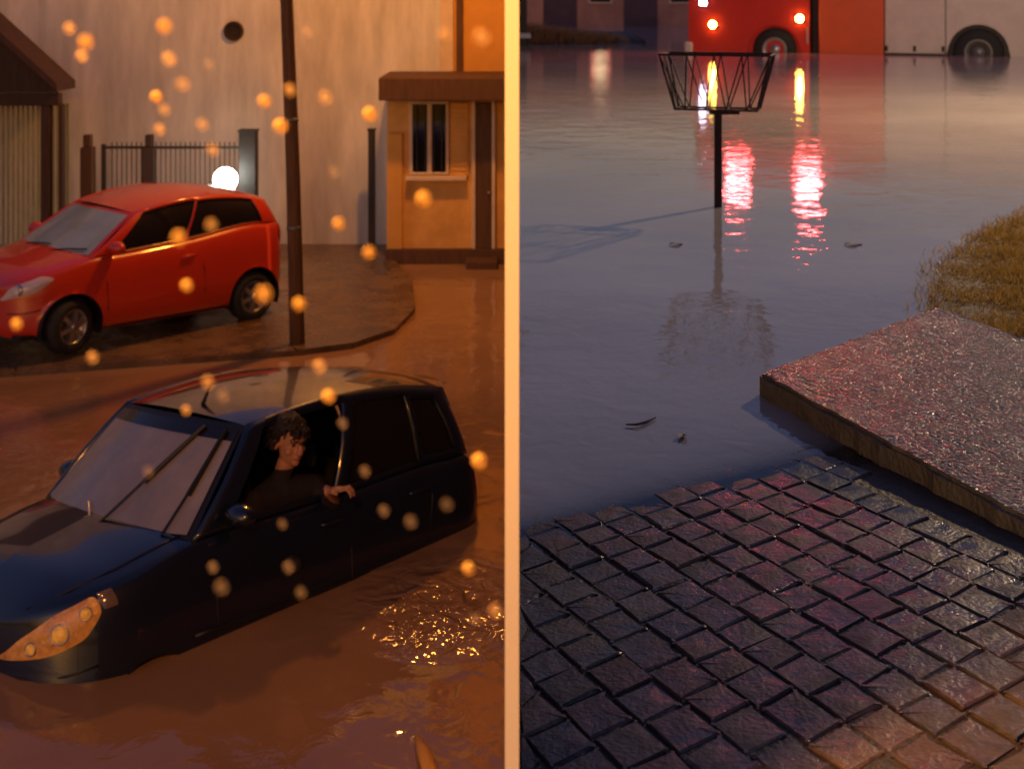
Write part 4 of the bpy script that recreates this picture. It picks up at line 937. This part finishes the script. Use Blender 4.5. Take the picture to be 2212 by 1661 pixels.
def drop_mesh(i):
    pr = [(math.sin(math.pi*k/12)*(1-.10*math.cos(math.pi*k/12)), -math.cos(math.pi*k/12)*1.06) for k in range(13)]
    mb = MB().lathe(pr, (0,0,1), (0,0,0), 20); return mesh_data('raindrop', mb.V, mb.F, DM[i], True)
DME = [drop_mesh(i) for i in range(3)]
DL = """upper of three raindrops close together near the porch roof|middle of three raindrops close together near the porch roof|lowest of three raindrops close together near the porch roof|topmost raindrop over the middle of the pale wall|second raindrop from the top in the row above the iron fence|raindrop up and right of the yellowest raindrop on the pale wall|yellow brightest raindrop over the pale wall above the fence|raindrop touching the lower right of the yellowest raindrop|faint raindrop just above the middle fence pillar|raindrop above the iron bars right of the middle pillar|raindrop over the iron bars of the fence
raindrop on the pale wall left of the utility pole|orange raindrop at the left edge of the utility pole|orange raindrop right on the upper utility pole|orange raindrop on the pale wall right of the utility pole|orange raindrop just above the slim dark post|largest orange raindrop over the wall under the house window|orange raindrop between the utility pole and the slim post|orange raindrop at the foot of the slim dark post|orange raindrop over the side window of the red car|orange raindrop over the door of the red car|orange raindrop over the rear wheel of the red car|orange raindrop at the foot of the utility pole
faint raindrop over the rear side window of the red car|orange raindrop at the front bumper of the red car|orange raindrop on the kerb below the red car|orange raindrop above the windshield of the dark car|raindrop above the middle of the dark car roof|orange raindrop over the side window top of the dark car|raindrop over the windshield of the dark car|orange raindrop beside the tail of the dark car|orange raindrop at the rear waterline of the dark car|faint raindrop on the pale wall between pole and slim post|faint raindrop right of the top of the utility pole|faint raindrop on the pale wall below the round vent
raindrop over the pale corner pilaster of the orange house|raindrop over the upper orange house wall|faint grey raindrop over the rear door of the dark car|left of two faint raindrops low on the dark rear door|right of two faint raindrops low on the dark rear door|faint raindrop over the rear side window of the dark car|faint raindrop at the near windshield corner of the dark car|left of two raindrops over the water right of the dark car|right of two raindrops over the water right of the dark car|faint raindrop below the person's window on the dark car|faint raindrop in the middle of the dark front door|faint raindrop low on the dark front door|pinkish raindrop on the lower windshield of the dark car|faint raindrop near the dark car's tail light|longer faint raindrop on the front fender of the dark car|small faint raindrop just above the fender raindrop""".replace('\n','|').split('|')
GL = ('orange raindrops', 'soft raindrops', 'faint raindrops')
assert len(DL) == len(DROPS), (len(DL), len(DROPS))
for (px, py, r_, k), lab in zip(DROPS, DL):
    Y = random.uniform(.62, .95); o = link('raindrop', DME[k]); o.location = at(px, py, Y); s_ = r_*random.uniform(.62,.86)/FP*Y
    o.scale = (s_, s_, s_); o.rotation_euler = (random.uniform(-.3,.3), random.uniform(-.3,.3), 0)
    tag(o, lab, 'raindrop', GL[k])
# orange lamp reflection on the water, built as a stick shape
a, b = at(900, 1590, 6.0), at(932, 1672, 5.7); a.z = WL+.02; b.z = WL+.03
tag(MB().tube([a, a.lerp(b,.5)+Vector((0,0,.01)), b], [.012,.032,.036], 8).build('lamp_glint', M['orange_wall'], None, True), 'orange lamp reflection built as a streak at the bottom of the brown flood water', 'reflection')
